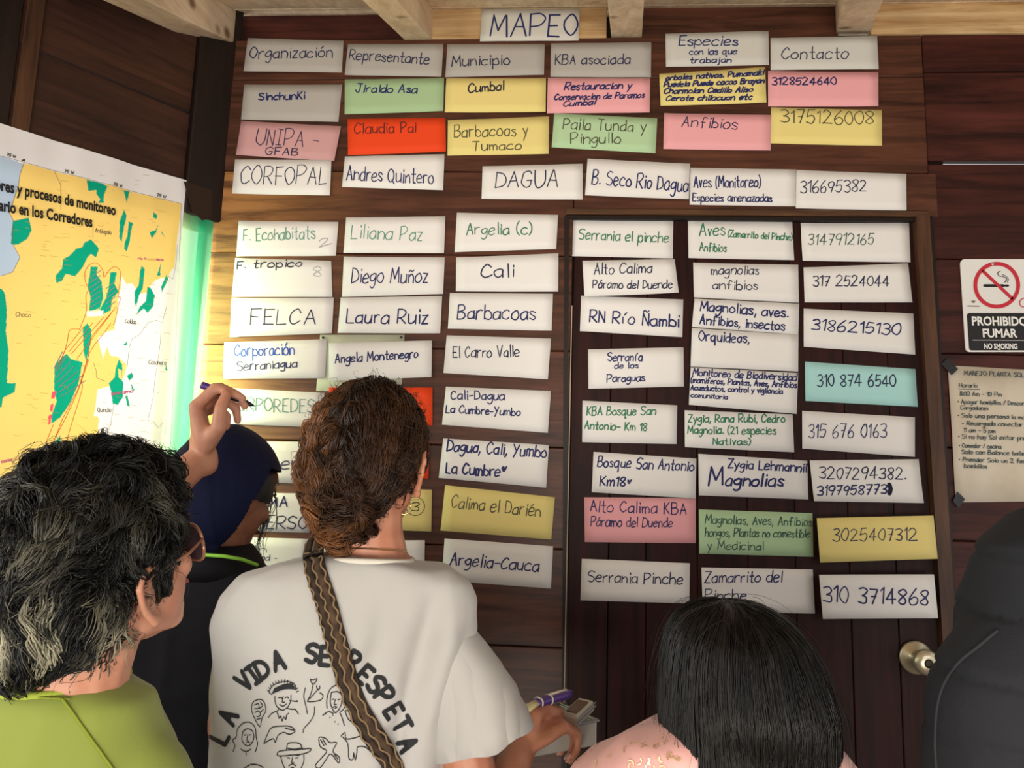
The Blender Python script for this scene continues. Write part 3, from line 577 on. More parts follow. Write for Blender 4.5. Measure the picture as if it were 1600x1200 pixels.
# ================================================================= CARDS ON THE WALL
PAP = {'w': 'eceae7', 'g': 'b4b0aa', 'G': 'd2d1ca', 'm': 'a9c79a', 'y': 'ecdb8c', 'p': 'f0adb2', 'P': 'cf9fa0', 'o': 'ee4a1e', 'c': 'aee0de', 'k': 'b6d6aa'}
INK = {'b': '1d2460', 'n': '262b4e', 'g': '2c7a58', 't': '5a9480', 'r': '6d1c18', 'd': '4b4a35', 'h': '9a9aa0', 'k': '1c1f3a', 's': '1f4bb0', 'e': '2f5a4c'}
CARDS = """
org|g|0|387.5,59.5 537,64 534.5,114 381,112|grey card headed Organización at the top of the first column|Organización,391,91.5,519,90,18,1.6,n
rep|g|0|544,69 693,69 690,121 539,118|grey card headed Representante at the top of the second column|Representante,546,93,670,101,16,1.6,n
sin|g|0|382,132.5 535,132.5 529,191 377,187|blank-looking grey card with one small word, second in the first column|SinchunKi,404.5,157,476,154.5,11,2,b
jir|m|0|539,124.5 694,122 693,174 539,179.5|green card directly under the grey Representante card|Jiraldo Asa,556,144,651,146,12,1.9,b
uni|P|2|377,189 533,197.5 522.5,252 369.5,243|dusty pink card in the first column lettered in tall thin capitals|UNIPA -,400,226,497,230,25,1.3,n;GFAB,415,242,465,243,11,1.5,n
cla|o|0|543,186 696,184 697,237.5 544,243|upper bright orange card with dark red writing in the second column|Claudia Pai,554.5,209,650,207,16,1.7,r
cor|w|3|367.5,249.5 518,250 516,306 363,303|white card under the dusty pink card, one large word in thin capitals|CORFOPAL,376,288,510,288,28,1.4,n
and|w|0|539,244.5 694.5,241 692.5,297.5 534.5,292.5|white card directly under the upper orange card|Andres Quintero,542,281,677,288,22,1.7,b
map|G|0|752.5,14.5 906,14 904,64 750,65.5|title card reading MAPEO, topmost, on the pale header board|MAPEO,765,58,901,56,34,2.4,b
mun|g|0|699,69 851,69 850,117.5 696,121|grey card headed Municipio under the left end of the title card|Municipio,706,104,796,101,16,1.6,n
kba|g|0|861,68 1017.5,66 1017,121 860,120.5|grey card headed KBA asociada|KBA asociada,867,101,984,100,15,1.6,n
cum|y|1|697.5,122.5 853,122.5 852.5,176 695,176|yellow card with one short word, directly under Municipio|Cumbal,732,145,787,141,14,1.9,k
res|p|1|856,122 1016,122.5 1015,176 854.5,177.5|pink card with three written lines under KBA asociada|Restauracion y,882,141,986,139,11,2,b;Conservacion de Paramos,866,157,1006,153,9,1.8,b;Cumbal,880,167,929,164,9,1.9,b
bar|y|0|700,188 858,182 857.5,241 699.5,244|yellow card reading Barbacoas y Tumaco|Barbacoas y,710,215,825,212,19,1.5,d;Tumaco,739,236,814,234,15,1.5,d
pai|k|3|866,177 1027,185 1024,240 862,230.5|green card reading Paila Tunda y Pingullo|Paila Tunda y,880,202,1009,206,17,1.5,d;Pingullo,892,224.5,969,224,16,1.5,d
dag|w|0|754,260 910.5,256 910.5,312 752.5,311|white card reading DAGUA in large capitals|DAGUA,774,294,871,292,25,1.7,n
bse|w|2|918,248 1078,256 1076,312 914,305.5|white card right of DAGUA, reading B. Seco Rio Dagua|B. Seco Rio Dagua,925,288,1074,300,22,1.8,b
esp|G|0|1039.7,52.8 1200.6,48.4 1201.6,102 1040.5,105|pale grey card headed Especies con las que trabajan|Especies,1061,71,1152,71.5,15,1.7,b;con las que,1077,86,1151,84.6,9,1.6,b;trabajan,1078,99,1142,98,9,1.6,b
con|G|1|1203.8,59.4 1370.4,56 1372.5,108.8 1203.8,110|pale grey card headed Contacto at the top right|Contacto,1221,93,1324.5,92,18,1.6,n
arb|y|2|1030,115.8 1195.4,104.8 1197.2,160.7 1031.8,166.5|tilted yellow card crowded with four lines of heavy writing|arboles nativos. Pumamaki,1040,126,1192,117.5,8,2.1,b;Puedela Puede cacao Brayan,1037,136.5,1193,130,8,2.1,b;Charmolan Cedillo Aliso,1037,147,1175,144,8,2.1,b;Cerote chilacuan etc,1040,158.5,1174,156,8,2,b
t312|p|1|1199.8,111.4 1371.8,113.2 1371.8,166.5 1199.8,167|pink card with a bold number directly under Contacto|3128524640,1206,133,1306,132,11,2.1,b
t317|y|0|1204.5,167.8 1377.5,172.3 1377.5,228.2 1203.8,224.8|yellow card with a large thin number under the pink number card|3175126008,1220,191.5,1364,195,20,1.5,d
anf|p|1|1037.6,177 1205,179.6 1203.8,235.5 1036.3,233.4|pink card reading Anfibios|Anfibios,1065,198,1151,202,16,1.6,n
ave|w|1|1078.3,262.3 1244.4,265 1243,322.7 1077.2,320.6|white card reading Aves (Monitoreo) and a second line|Aves (Monitoreo),1084,293.5,1188,292.5,17,1.8,b;Especies amenazadas,1082,315,1205.6,315.6,12,1.7,b
t316|w|2|1244.4,265.7 1415.6,272 1415.6,329.3 1243,325.8|white number card just above the door casing's right end|316695382,1250,302,1353,299,18,1.6,n
eco|w|0|373,345 529,347 525,400 370,401|white card with thin green writing and a small grey 2, first column|F. Ecohabitats,381,377,492,372.5,19,1.4,t;2,500,386,517,381,12,1.2,h
tro|w|1|367.5,403 517.5,407.5 519.5,464 362.5,464|white card with a small word high up and a faint pencilled 8|F. tropico,370,420,471,416,12,1.7,k;8,489,432,501,432,15,1,h
fel|w|0|362.5,466 522,465 519.5,521 360,527|white card in the first column with five spaced capitals|FELCA,391,507,492,507,24,1.6,n
lil|w|0|541,340 696,338 694,396 537,395.5|white card with green writing in the second column|Liliana Paz,549,373,659,376,22,1.4,t
die|w|0|537.5,401 695,402.5 692.5,459.5 534.5,464|white card directly under the green-written card of the second column|Diego Muñoz,549.5,442,667.5,442,24,1.7,b
lau|w|1|532.5,465 691,462.5 688,521 528,520.5|white card just above the pinned backing sheet in the second column|Laura Ruiz,542,505,668,506,22,2.1,b
ser|w|1|350.5,535 511,530 508,591 349,592|white card with two blue lines, just above the raised pen hand|Corporación,367,557,460,554,18,1.7,s;Serraniagua,371,579,464,574,13,1.5,b
ang|w|4|514,536 675,532 674.5,589.5 514,595|white card resting on the pinned backing sheet above the curly-haired head|Angela Montenegro,524,567.5,653,559,14,1.8,b
arg|w|0|714,332.5 872,336 869,389.5 710.5,394.5|white card with green Argelia (c) in the third column|Argelia (c),729,367.5,830,366,18,1.6,g
cal|w|0|713,402.5 872.5,396 872,456 712.5,455.5|white card reading Cali|Cali,752.5,434,802,432,20,2,n
brb|w|0|703,458 864,459 862,517 700,514|white card reading only Barbacoas|Barbacoas,715,499,836,499.5,22,1.9,b
car|w|0|698,524 861,529 856,593 693,583|white card reading El Carro Valle|El Carro Valle,708,559,811,557.5,17,1.6,n
pin|w|0|892.5,343 1052,342.5 1051,404 891,400.5|white card with green Serrania el Pinche at the door's top left|Serrania el pinche,904.5,374,1044,379.5,16,1.6,g
alt|w|6|910,407.5 1054,405 1060,458 913,464|curling white card reading Alto Calima Páramo del Duende|Alto Calima,928,429,1018,426,16,1.6,n;Páramo del Duende,926,451,1049.5,451,13,1.6,n
nam|w|2|908,462 1067.5,468 1066,527 906,517.5|white card reading RN Río Ñambi|RN Río Ñambi,921,502.5,1060,511,18,2.1,b
par|w|0|919,546 1068,542.5 1068.7,604 919.4,607.6|white card reading Serranía de los Paraguas|Serranía,949.5,564,1003,564,13,1.7,b;de los,960.5,576,997,575,9,1.6,b;Paraguas,948,597,1007,595.5,11,1.7,b
zam|w|0|1075,344.4 1237.7,346.5 1240.3,407 1075.5,403.5|white card with green Aves and a bracketed green name on the door|Aves,1093,368,1132,368,18,1.7,g;(Zamarrito del Pinche),1137,370,1237,376,10,1.6,g;Anfibios,1093,393,1134.5,394,13,1.5,g
t314|w|0|1250.8,348.4 1420,348.4 1422,410 1253.4,408|white card with a green number at the door's top right|3147912165,1262,383,1364,382,17,1.4,e
mag|w|0|1082.8,410.6 1246.9,414 1247.4,473.6 1084,465|white card reading magnolias anfibios|magnolias,1111,429,1185,428.5,14,1.5,n;anfibios,1114,452,1183,453,14,1.5,n
t31b|w|1|1255.3,418 1418.8,411.4 1425.4,472.5 1256.9,472.5|white number card ending 044 beside magnolias anfibios|317 2524044,1270,447,1388,447,16,1.7,n
ma2|w|2|1085,466.5 1248.7,474.4 1247,523 1081,511|white card reading Magnolias, aves, Anfibios, insectos|Magnolias, aves.,1094,485,1231,496.5,15,2.1,b;Anfibios, insectos,1093,506,1225,517,14,2,b
orq|w|3|1081,512.4 1247.4,523 1246.9,580.7 1078.9,572.8|white card reading only Orquideas|Orquideas,,1092,532,1170,536,15,2,b
mon|w|4|1078.9,574 1246.9,583 1244,647 1076,632.6|white card with four lines on Monitoreo de Biodiversidad|Monitoreo de Biodiversidad,1082,587,1244,595,11,1.8,b;(mamiferos, Plantas, Aves, Anfibios,1079,598,1244,606,9,1.7,b;Acueductos, control y vigilancia,1079,609.5,1222,615.5,8,1.7,b;comunitaria,1079,620.5,1136,624,7,1.6,b
t3186|w|0|1255.5,482.3 1427,490 1429.3,554.4 1255.5,542|white number card ending 130 above the pale blue card|3186215130,1268,515,1405,524,17,2,b
t310|c|0|1257.4,565 1429.8,576.8 1433.3,635.8 1258.2,626.6|pale blue card with a phone number|310 874 6540,1277,604,1399,604,18,1.7,n
cda|w|0|697,604 860.7,611 856,676.4 690.8,663.7|white card reading Cali-Dagua La Cumbre-Yumbo|Cali-Dagua,704.6,624,788,625.4,14,1.7,b;La Cumbre-Yumbo,697,645,812.6,650,12,1.7,b
dcy|w|0|692.7,685 857.6,695.4 853.4,762 685.7,746.7|white card in bold blue reading Dagua, Cali, Yumbo La Cumbre with a small heart|Dagua, Cali, Yumbo,698.4,704,853,714.7,17,2.2,b;La Cumbre,697,739,780.6,744.4,17,2.4,b;<,783,742,790,742.5,16,2.2,b
dar|y|0|695.6,758 867,777 861.3,843 688.5,829|yellow card reading Calima el Darién|Calima el Darién,705,792.6,843.5,807.6,19,1.4,d
cau|w|0|694.7,841.3 864.2,853.5 860.8,919.5 690,907|white card reading Argelia-Cauca|Argelia-Cauca,703,882,841,893,19,1.8,b
kbb|w|0|910,626 1058,633.4 1056.8,694 909.5,691|white card with green KBA Bosque San Antonio|KBA Bosque San,917,649,1024,648,13,1.7,g;Antonio- Km 18,913,670,1010,673.6,12,1.7,g
bos|w|2|927.3,706 1088,716.6 1086.5,779 924.5,769|white card with blue Bosque San Antonio Km18|Bosque San Antonio,933,729,1083,736,16,1.8,b;Km18,937,759,976,759,14,2,b;<,979,760,985,760.5,14,2,b
akb|p|0|912.9,777 1087,778.4 1087,848.7 913.7,847|pink card reading Alto Calima KBA Páramo del Duende|Alto Calima KBA,922,799,1072,804,17,1.5,b;Páramo del Duende,923,822,1050,824,15,1.5,b
lyg|w|5|1069.6,641 1238.4,647.5 1240.6,706.7 1069.9,698.8|white card in green listing Zygia, Rana Rubi, Cedro and natives|Zygia, Rana Rubi, Cedro,1075,659.5,1226,660,12,1.7,g;Magnolia. (21 especies,1074,677.6,1212,678.5,12,1.7,g;Nativas),1114,694.5,1172,695,10,1.7,g
zyg|w|1|1091,709 1261,720 1262,780.5 1091.7,774|white card reading Zygia Lehmannii Magnolias in bold blue|Zygia Lehmannii,1137,731,1259,738,14,2,b;M,1106,758,1128,758,27,2.8,b;agnolias,1133,758.5,1222.5,760,19,2.6,b
mgr|k|0|1091.7,796 1269,801.7 1270.7,870 1092,865|green card listing Magnolias, Aves, hongos, plants|Magnolias, Aves, Anfibios,1101.5,817.5,1268,822,13,1.3,e;hongos, Plantas no comestible,1101.5,838,1264,840,13,1.4,e;y Medicinal,1104.7,858,1192.5,859.7,13,1.3,e
spi|w|0|909,873 1077.8,880 1076.9,942.7 906.8,938|white card with dark Serrania Pinche, lowest in its column|Serrania Pinche,919,908.8,1066,913.5,17,1.6,n
zpi|w|0|1095.9,886.6 1270,889.8 1273,958.5 1098,954.7|white card reading Zamarrito del Pinche behind the black-haired head|Zamarrito del,1100.6,910,1221,909.7,17,1.6,b;Pinche,1101.5,935.7,1165,937,15,1.5,b
t3156|w|1|1253,642 1429,652 1428.8,714 1253,701|white number card directly under the pale blue card|315 676 0163,1262,684,1384,683,20,1.5,b
t320|w|3|1265,719.5 1435,717.5 1442,786 1271,783|white card with two numbers and a blue smudge|3207294382.,1279,747.5,1414.5,749,18,1.7,n;3197958773,1276,774,1384,771,14,1.9,b
t302|y|14|1275.8,809.5 1458,805.5 1464.5,873 1281,879|yellow number card lapping over the door jamb|3025407312,1301,845.5,1432,844,19,1.4,n
t3103|w|14|1279.5,898 1458.8,897.5 1465,965.8 1285,966.8|lowest white number card, right of the black-haired head|310 3714868,1286,940,1449.5,946,24,2,b
cpr|w|1|353,606 507,613.8 503,668 350,662|white card with green capitals that the pen points at|CORPOREDES,357,641,491,645,20,1.3,t
ora|o|1|514,605.5 675.8,605.5 675.8,665 514,665|orange card behind the top of the curly-haired head|
or2|o|1|511,690 671,690 669.5,748 510,746|orange card behind the curly-haired woman's right ear|
ero|w|0|335,689 482,690.5 482,756 332,752|white card between navy headscarf and curly hair, letters erc|erc,440,733,484,733,22,1.6,n
alm|w|0|336,769 484.5,771 484,832.5 331,829|white card left of the curly-haired woman's neck, letters MA and ERSO|MA,418,792,449,792,15,1.8,b;NERSO,401,826,480,826,19,1.7,n
yel|y|0|505,762 675,765 674,830.5 504,825|yellow card with a circled 3 behind the curly-haired woman's neck|3,643,798,654,798,13,1.4,d
ion|w|0|332,838 485,842 484,905 329,900|white card with small writing above the white T-shirt's left shoulder|ión,385,861,416,863,10,1.1,n;dad -,400,875,433,876,9,1.1,n
bla|w|0|497.5,845 664,844 663,906 497,906|blank white card behind the curly-haired woman's neck and shoulder|
"""
rr = random.Random(11)
mp_c = {k: mat('card '+v, v, .75, bump=.05, bscale=300, spec=.25) for k, v in PAP.items()}
DOORC = ('pin alt nam par zam t314 mag t31b ma2 orq mon t3186 t310 kbb bos akb lyg zyg mgr spi zpi t3156 t320').split()
# pinned backing sheet under two cards
bs = empty('backing_sheet', WP(565, 615, -.002), label='pale greenish sheet pinned under the white card and orange card of the second column', cat='paper sheet')
V, Fs = sheet([(500, 523), (632, 523), (627, 613), (494, 611)], lambda u, v: 0, -.0018, 3, 3); mesh_obj('paper_sheet', V, Fs, mat('pale green paper', 'c3c6ae', .8), bs, True)
for (x, y) in ((504.5, 527.5), (627, 527)):
    V, Fs = ell_vf(WP(x, y, -.004), Vector((.0035, 0, 0)), Vector((0, .003, 0)), Vector((0, 0, .0035)), 10, 6); mesh_obj('push_pin', V, Fs, mat('black pin', '15151a', .3), bs, True)
for ln in CARDS.strip().split('\n'):
    f = ln.split('|'); key, colr, lay = f[0], f[1], int(f[2]); c = [tuple(map(float, q.split(','))) for q in f[3].split()]
    base = (.009 if key in DOORC else -.0025)-.0014*lay
    a1, a2, ph, cu = rr.uniform(.0004, .0022), rr.uniform(.0, .0018), rr.uniform(0, 6), rr.uniform(-1, 1)
    if key == 'alt': a1, cu = .004, 0
    if key == 't320': a1 = .003
    if key == 'map': base = -.001
    def lift(u, v, a1=a1, a2=a2, ph=ph): return a1*(v**2)*(1+.5*math.sin(u*4+ph))+a2*(2*u-1)**2*.9+.0006*math.sin(u*7+ph)**2
    cen = WP(*bil(c, .5, .5), base); o = empty('paper_card', cen, label=f[4], cat='card', group='handwritten paper cards on the plank wall')
    V, Fs = sheet(c, lift, base); mesh_obj('paper', V, Fs, mp_c[colr], o, True)
    O, U_, V_ = WP(*c[0], base), WP(*c[1], base)-WP(*c[0], base), WP(*c[3], base)-WP(*c[0], base)
    det = U_.x*V_.z-U_.z*V_.x
    def t3(px, py):
        return WP(px, py, base)
    def settle(mb):
        for i, p in enumerate(mb.v):
            d = p-O; u = (d.x*V_.z-d.z*V_.x)/det; v = (U_.x*d.z-U_.z*d.x)/det
            mb.v[i] = Vector((p.x, base-lift(min(max(u, 0), 1), min(max(v, 0), 1))-.0006, p.z))
    if f[5].strip():
        by = {}
        for t in f[5].split(';'):
            q = t.rsplit(',', 7); by.setdefault(q[7], []).append(q)
        for ink, qs in by.items():
            mb = MB()
            for q in qs: write(mb, q[0], float(q[1]), float(q[2]), float(q[3]), float(q[4]), float(q[5]), float(q[6]), t3, wn, rr, slant=rr.uniform(0, .14) if key not in ('arb', 'res') else .3)
            if key == 'yel':
                ribbon(mb, [t3(649+14.5*math.cos(a*.2618), 791+14.5*math.sin(a*.2618)) for a in range(25)], .0018, wn)
            if key == 't320': ribbon(mb, [t3(389, 757), t3(390.5, 764), t3(389, 771)] if 0 else [t3(1389, 757), t3(1391, 764), t3(1389, 771)], .014*.8, wn)
            settle(mb); mb.build('handwriting', mat('ink '+ink, INK[ink], .7), o)
# door knob
kb = empty('door_knob', WP(1434, 1028, .008), label='round brass door knob half hidden by the dark jacket', cat='door knob')
c0 = WP(1430, 1027, .009); bx, bz, by = Vector((1, 0, 0)), Vector((0, 0, 1)), Vector((0, -1, 0)); brs = mat('brass', 'd8ceb0', .3, .7)
V, Fs = loft_vf([(c0+by*y, bx*r, bz*r) for y, r in ((0, .039), (.004, .040), (.008, .037), (.010, .02), (.03, .014), (.036, .022), (.045, .029), (.058, .030), (.066, .024), (.068, .012))], 32)
mesh_obj('knob_body', V, Fs, brs, kb, True)
V, Fs = loft_vf([(c0+by*y, bx*r, bz*r) for y, r in ((.067, .011), (.0695, .010), (.0696, .004))], 20); mesh_obj('keyhole_disc', V, Fs, mat('dark metal', '3b352d', .4, .8), kb, True)
# ================================================================= PEOPLE
V3 = Vector; Z = V3((0, 0, 1))
FA = V3((fw.x, fw.y, 0)).normalized(); RA = FA.cross(Z)*1.0          # away from the viewer / to the viewer's right
def px2m(n, d): return n*d/F_PX
def skin_mat(name, c): return mat(name, c, .5, sss=.12, bump=.12, bscale=260, mott=tuple(np.array([int(c[i:i+2], 16) for i in (0, 2, 4)])/255*[.93, .86, .84]), ms=30)
def dirv(yaw, pit=0.): # yaw: 0 = away from the viewer, + = to the right; pit up
    y = math.radians(yaw); p = math.radians(pit); return (FA*math.cos(y)+RA*math.sin(y))*math.cos(p)+Z*math.sin(p)
def head_parts(mb, c, f, up=Z, s=1.0, ear_l=True, ear_r=True):
    """c = skull centre, f = facing; returns the head's frame"""
    f = f.normalized(); r = f.cross(up).normalized(); u = r.cross(f)
    q = lambda a, b, h: c+r*(a*s)+f*(b*s)+u*(h*s)
    mb.add(*ell_vf(q(0, -.008, .012), r*.076*s, f*.094*s, u*.092*s, 28, 16))
    mb.add(*ell_vf(q(0, .038, -.03), r*.062*s, f*.055*s, u*.075*s, 24, 14))
    mb.add(*ell_vf(q(0, .055, -.075), r*.042*s, f*.036*s, u*.03*s, 20, 10))         # chin and jaw
    for sx in (-1, 1):
        mb.add(*cap_vf(q(sx*.052, .0, -.055), .018*s, q(sx*.025, .06, -.085), .016*s)); mb.add(*ell_vf(q(sx*.036, .07, -.02), r*.022*s, f*.018*s, u*.02*s))
    mb.add(*cap_vf(q(0, .088, .005), .008*s, q(0, .106, -.03), .0125*s)); mb.add(*ell_vf(q(0, .1, -.034), r*.017*s, f*.012*s, u*.009*s))
    mb.add(*cap_vf(q(-.03, .082, .022), .009*s, q(.03, .082, .022), .009*s))          # brow
    mb.add(*ell_vf(q(0, .09, -.054), r*.022*s, f*.009*s, u*.006*s)); mb.add(*ell_vf(q(0, .088, -.063), r*.019*s, f*.009*s, u*.006*s))
    for sx, on in ((-1, ear_l), (1, ear_r)):
        if not on: continue
        e = lambda a, b, h: q(sx*(.075+a), -.004+b, -.015+h)
        mb.add(*ell_vf(e(.006, -.004, 0), (r*sx*.5-f).normalized()*.019*s, r*.006*s, u*.030*s, 14, 10))
        chain(mb, [e(.005, .012, .018), e(.012, .004, .031), e(.017, -.012, .030), e(.022, -.023, .018), e(.019, -.020, -.004), e(.012, -.010, -.022), e(.007, 0, -.034), e(.003, .007, -.027)],
              [x*s for x in (.0035, .0042, .0045, .0045, .004, .0045, .0065, .005)])
    return q, r, f, u
def face_parts(q, r, f, u, par, s=1., iris='3a2412'):
    for sx in (-1, 1):
        V, Fs = ell_vf(q(sx*.031, .077, .003), r*.012*s, f*.011*s, u*.0085*s, 16, 10); mesh_obj('eye', V, Fs, mat('eye white', 'e8e2da', .2), par, True)
        V, Fs = ell_vf(q(sx*.031, .0868, .003), r*.0052*s, f*.0025*s, u*.0055*s, 12, 8); mesh_obj('iris', V, Fs, mat('iris '+iris, iris, .15), par, True)
        mb = MB(); chain(mb, [q(sx*.016, .092, .02), q(sx*.032, .092, .026), q(sx*.048, .082, .02)], [.0022*s, .0028*s, .0015*s]); mb.build('eyebrow', mat('brow hair', '1d1612', .8), par)
    V, Fs = ell_vf(q(0, .0985, -.0585), r*.021*s, f*.003*s, u*.006*s, 14, 8); mesh_obj('lips', V, Fs, mat('lips', '9a5348', .4), par, True)
def hand_parts(mb, wrist, d, n, t, curl, spread=.06, s=1., thumb=None):
    """wrist point, d to the knuckles, n palm side, t thumb side; curl = four triples of degrees; thumb = three points (or None)"""
    d = d.normalized(); n = (n-d*n.dot(d)).normalized(); t = (t-d*t.dot(d)-n*t.dot(n)).normalized(); H = lambda a, b, h: wrist+d*(a*s)+t*(b*s)+n*(h*s)
    mb.add(*ell_vf(H(.045, 0, .0), d*.055*s, t*.037*s, n*.015*s, 22, 14)); mb.add(*cap_vf(H(-.01, 0, 0), .023*s, H(.03, 0, 0), .019*s))
    for k in range(4):
        b0 = .03-.02*k; mb.add(*cap_vf(H(.02, b0*.6, 0), .012*s, H(.086-.005*abs(k-1), b0, -.002), .0105*s))
    L = ((.043, .026, .021), (.047, .03, .022), (.044, .028, .022), (.034, .021, .019)); R_ = (.0092, .0095, .009, .0078); tips = []
    for k in range(4):
        b0 = .03-.02*k; p = H(.086-.005*abs(k-1), b0, -.002); a = 0; pts = [p]; dd0 = (d+t*(spread*(1.5-k))).normalized()
        for j in range(3):
            a += math.radians(curl[k][j]); p = p+(dd0*math.cos(a)+n*math.sin(a))*L[k][j]*s; pts.append(p)
        chain(mb, pts, [R_[k]*s*x for x in (1.08, 1.0, .9, .72)]); tips.append((pts, (dd0*math.cos(a)+n*math.sin(a)), n))
    th = thumb or [H(.018, .024, .006), H(.052, .05, .02), H(.08, .052, .034), H(.1, .045, .045)]
    chain(mb, th, [.016*s, .0125*s, .0108*s, .0082*s]); mb.add(*ell_vf(H(.03, .022, .008), d*.028*s, t*.016*s, n*.015*s))
    return tips, H
def nails(tips, par, s=1.):
    for pts, dd, n in tips:
        d2 = (pts[3]-pts[2]).normalized(); b = (n-d2*n.dot(d2)).normalized(); c = pts[3]-b*.0056*s+d2*.001; sd = d2.cross(b)
        V, Fs = ell_vf(c, sd*.0052*s, d2*.0066*s, b*.0016*s, 12, 6); mesh_obj('fingernail', V, Fs, mat('fingernail', 'd9a595', .3), par, True)
def torso_rings(spec):
    out = []
    for (px, py, d, hw, th, yaw) in spec:
        y = math.radians(yaw); a = RA*math.cos(y)-FA*math.sin(y); b = RA*math.sin(y)+FA*math.cos(y)
        out.append((P(px, py, d), a*px2m(hw, d), b*th/2))
    return out
def cut_z(rs, z): return rs
def leg_set(mb, hip, z_hip, r=.085, gap=.1, side=RA):
    for sx in (-1, 1):
        h = V3((hip.x, hip.y, z_hip))+side*gap*sx; chain(mb, [h, V3((h.x, h.y, .5))+FA*.02, V3((h.x, h.y, .09))], [r, r*.62, r*.5])
def shoes(hip, m, par, gap=.1, side=RA, f=FA):
    for sx in (-1, 1):
        h = V3((hip.x, hip.y, .045))+side*gap*sx; mb = MB(); mb.add(*ell_vf(h+f*.05, side*.047, f*.135, Z*.043, 20, 10)); mb.add(*cap_vf(h-f*.03+Z*.015, .04, h-f*.03+Z*.05, .042))
        for i, v in enumerate(mb.v): mb.v[i] = V3((v.x, v.y, max(v.z, .004)))
        link_mesh('shoe', fused(mb, .008, 2), m, par, True)
def fold_noise(a, f=(9, 9, 2.5), amp2=.3, seed=0.):
    def g(c, n):
        w = noise.noise(V3((c.x*f[0]+seed, c.y*f[1], c.z*f[2]))); k = 1-abs(w)*2.2
        return a*(k*abs(k)*.6+w*.8)+a*amp2*noise.noise(c*28)
    return g
# ---- hair: tapering strands that creep over a base form
def hair(par, base, roots, flow, steps, step, r, shade, m, lift=.004, wave=0., wlen=.05, clump=.012, jitter=.15, seed=1, name='hair', rise=0., taper=.25, curl_n=0.):
    bv = bvh_of(base); R_ = random.Random(seed); Vs = []; Fs = []; Cs = []; n = 0
    for p, nn in roots:
        loc, nrm, _, _ = bv.find_nearest(p)
        if loc is None: continue
        key = V3((round(loc.x/clump), round(loc.y/clump), round(loc.z/clump))); cr2 = random.Random(int(key.x*73856093+key.y*19349663+key.z*83492791) & 0xffffff)
        ph = cr2.uniform(0, 6.28)+R_.uniform(-.5, .5); wl = wlen*cr2.uniform(.7, 1.4); am = wave*cr2.uniform(.4, 1.3); col = shade(loc, cr2, R_); L = lift*R_.uniform(.2, 1.5); jd = V3([R_.uniform(-1, 1) for _ in range(3)])*jitter
        ns = int(steps*R_.uniform(.7, 1.15)); pts = []; q = loc.copy(); s = 0; ri = rise*R_.uniform(.3, 1.3)
        for i in range(ns):
            lo, nm, _, _ = bv.find_nearest(q)
            if lo is None: break
            fl = flow(lo, nm)+jd; d = fl-nm*fl.dot(nm)
            if d.length < 1e-6: break
            d.normalize(); b = nm.cross(d); w = math.sin(6.28*s/wl+ph); w2 = math.cos(6.28*s/wl+ph); g = min(1, i/2)
            pts.append(lo+nm*(L+ri*(i/ns)+curl_n*am*(w2+.6)*g)+b*(am*w*g)); q = lo+d*step; s += step
        if len(pts) < 3: continue
        prev = None; k = len(pts)
        for i, p_ in enumerate(pts):
            t = (pts[min(i+1, k-1)]-pts[max(i-1, 0)]).normalized(); a = t.orthogonal().normalized() if prev is None else (prev-t*prev.dot(t))
            if a.length < 1e-6: a = t.orthogonal()
            a.normalize(); prev = a; b = t.cross(a); rr_ = r*(1-(1-taper)*(i/(k-1))**1.5)*(.6 if i == 0 else 1)
            for j in range(3): w = 2.094*j; Vs.append(p_+(a*math.cos(w)+b*math.sin(w))*rr_); Cs.append(col)
            if i:
                for j in range(3): j2 = (j+1) % 3; Fs.append((n+(i-1)*3+j, n+(i-1)*3+j2, n+i*3+j2, n+i*3+j))
        n += k*3
    me = bpy.data.meshes.new(name); c0 = V3([sum(v[i] for v in Vs)/len(Vs) for i in range(3)]); me.from_pydata([v-c0 for v in Vs], [], Fs); me.update()
    at = me.attributes.new('Col', 'FLOAT_COLOR', 'POINT'); at.data.foreach_set('color', np.array(Cs, np.float32).ravel())
    o = link_mesh(name, me, m, par, True, c0, kind='stuff'); return o
def sample(me, k, seed, keep=lambda p, n: True):
    R_ = random.Random(seed); pol = [p for p in me.polygons if keep(p.center, p.normal)]; w = [p.area for p in pol]; out = []
    for p in R_.choices(pol, w, k=k):
        vs = [me.vertices[i].co for i in p.vertices]; a, b = R_.random(), R_.random(); out.append((vs[0]*(1-a)*(1-b)+vs[1]*a*(1-b)+vs[2]*a*b+vs[-1]*(1-a)*b if len(vs) > 3 else vs[0], p.normal))
    return out
def hmat(name, rough=.45, spec=.35): return mat(name, '222222', rough, attr=1, spec=spec)
def mixc(a, b, t): a, b = lin(a), lin(b); return tuple(a[i]*(1-t)+b[i]*t for i in range(3))+(1,)
def tee(spec_rings, extra, voxel, seed, amp, m, par, name, sm=4, e=2.3, f=(9, 9, 2.5)):
    mb = MB(); mb.add(*loft_vf(spec_rings, 40, e))
    for p0, ra, p1, rb in extra: mb.add(*cap_vf(p0, ra, p1, rb, 22))
    me = fused(mb, voxel, sm); displace(me, fold_noise(amp, f, .25, seed)); return me
def level(p, z): return V3((p.x, p.y, z))

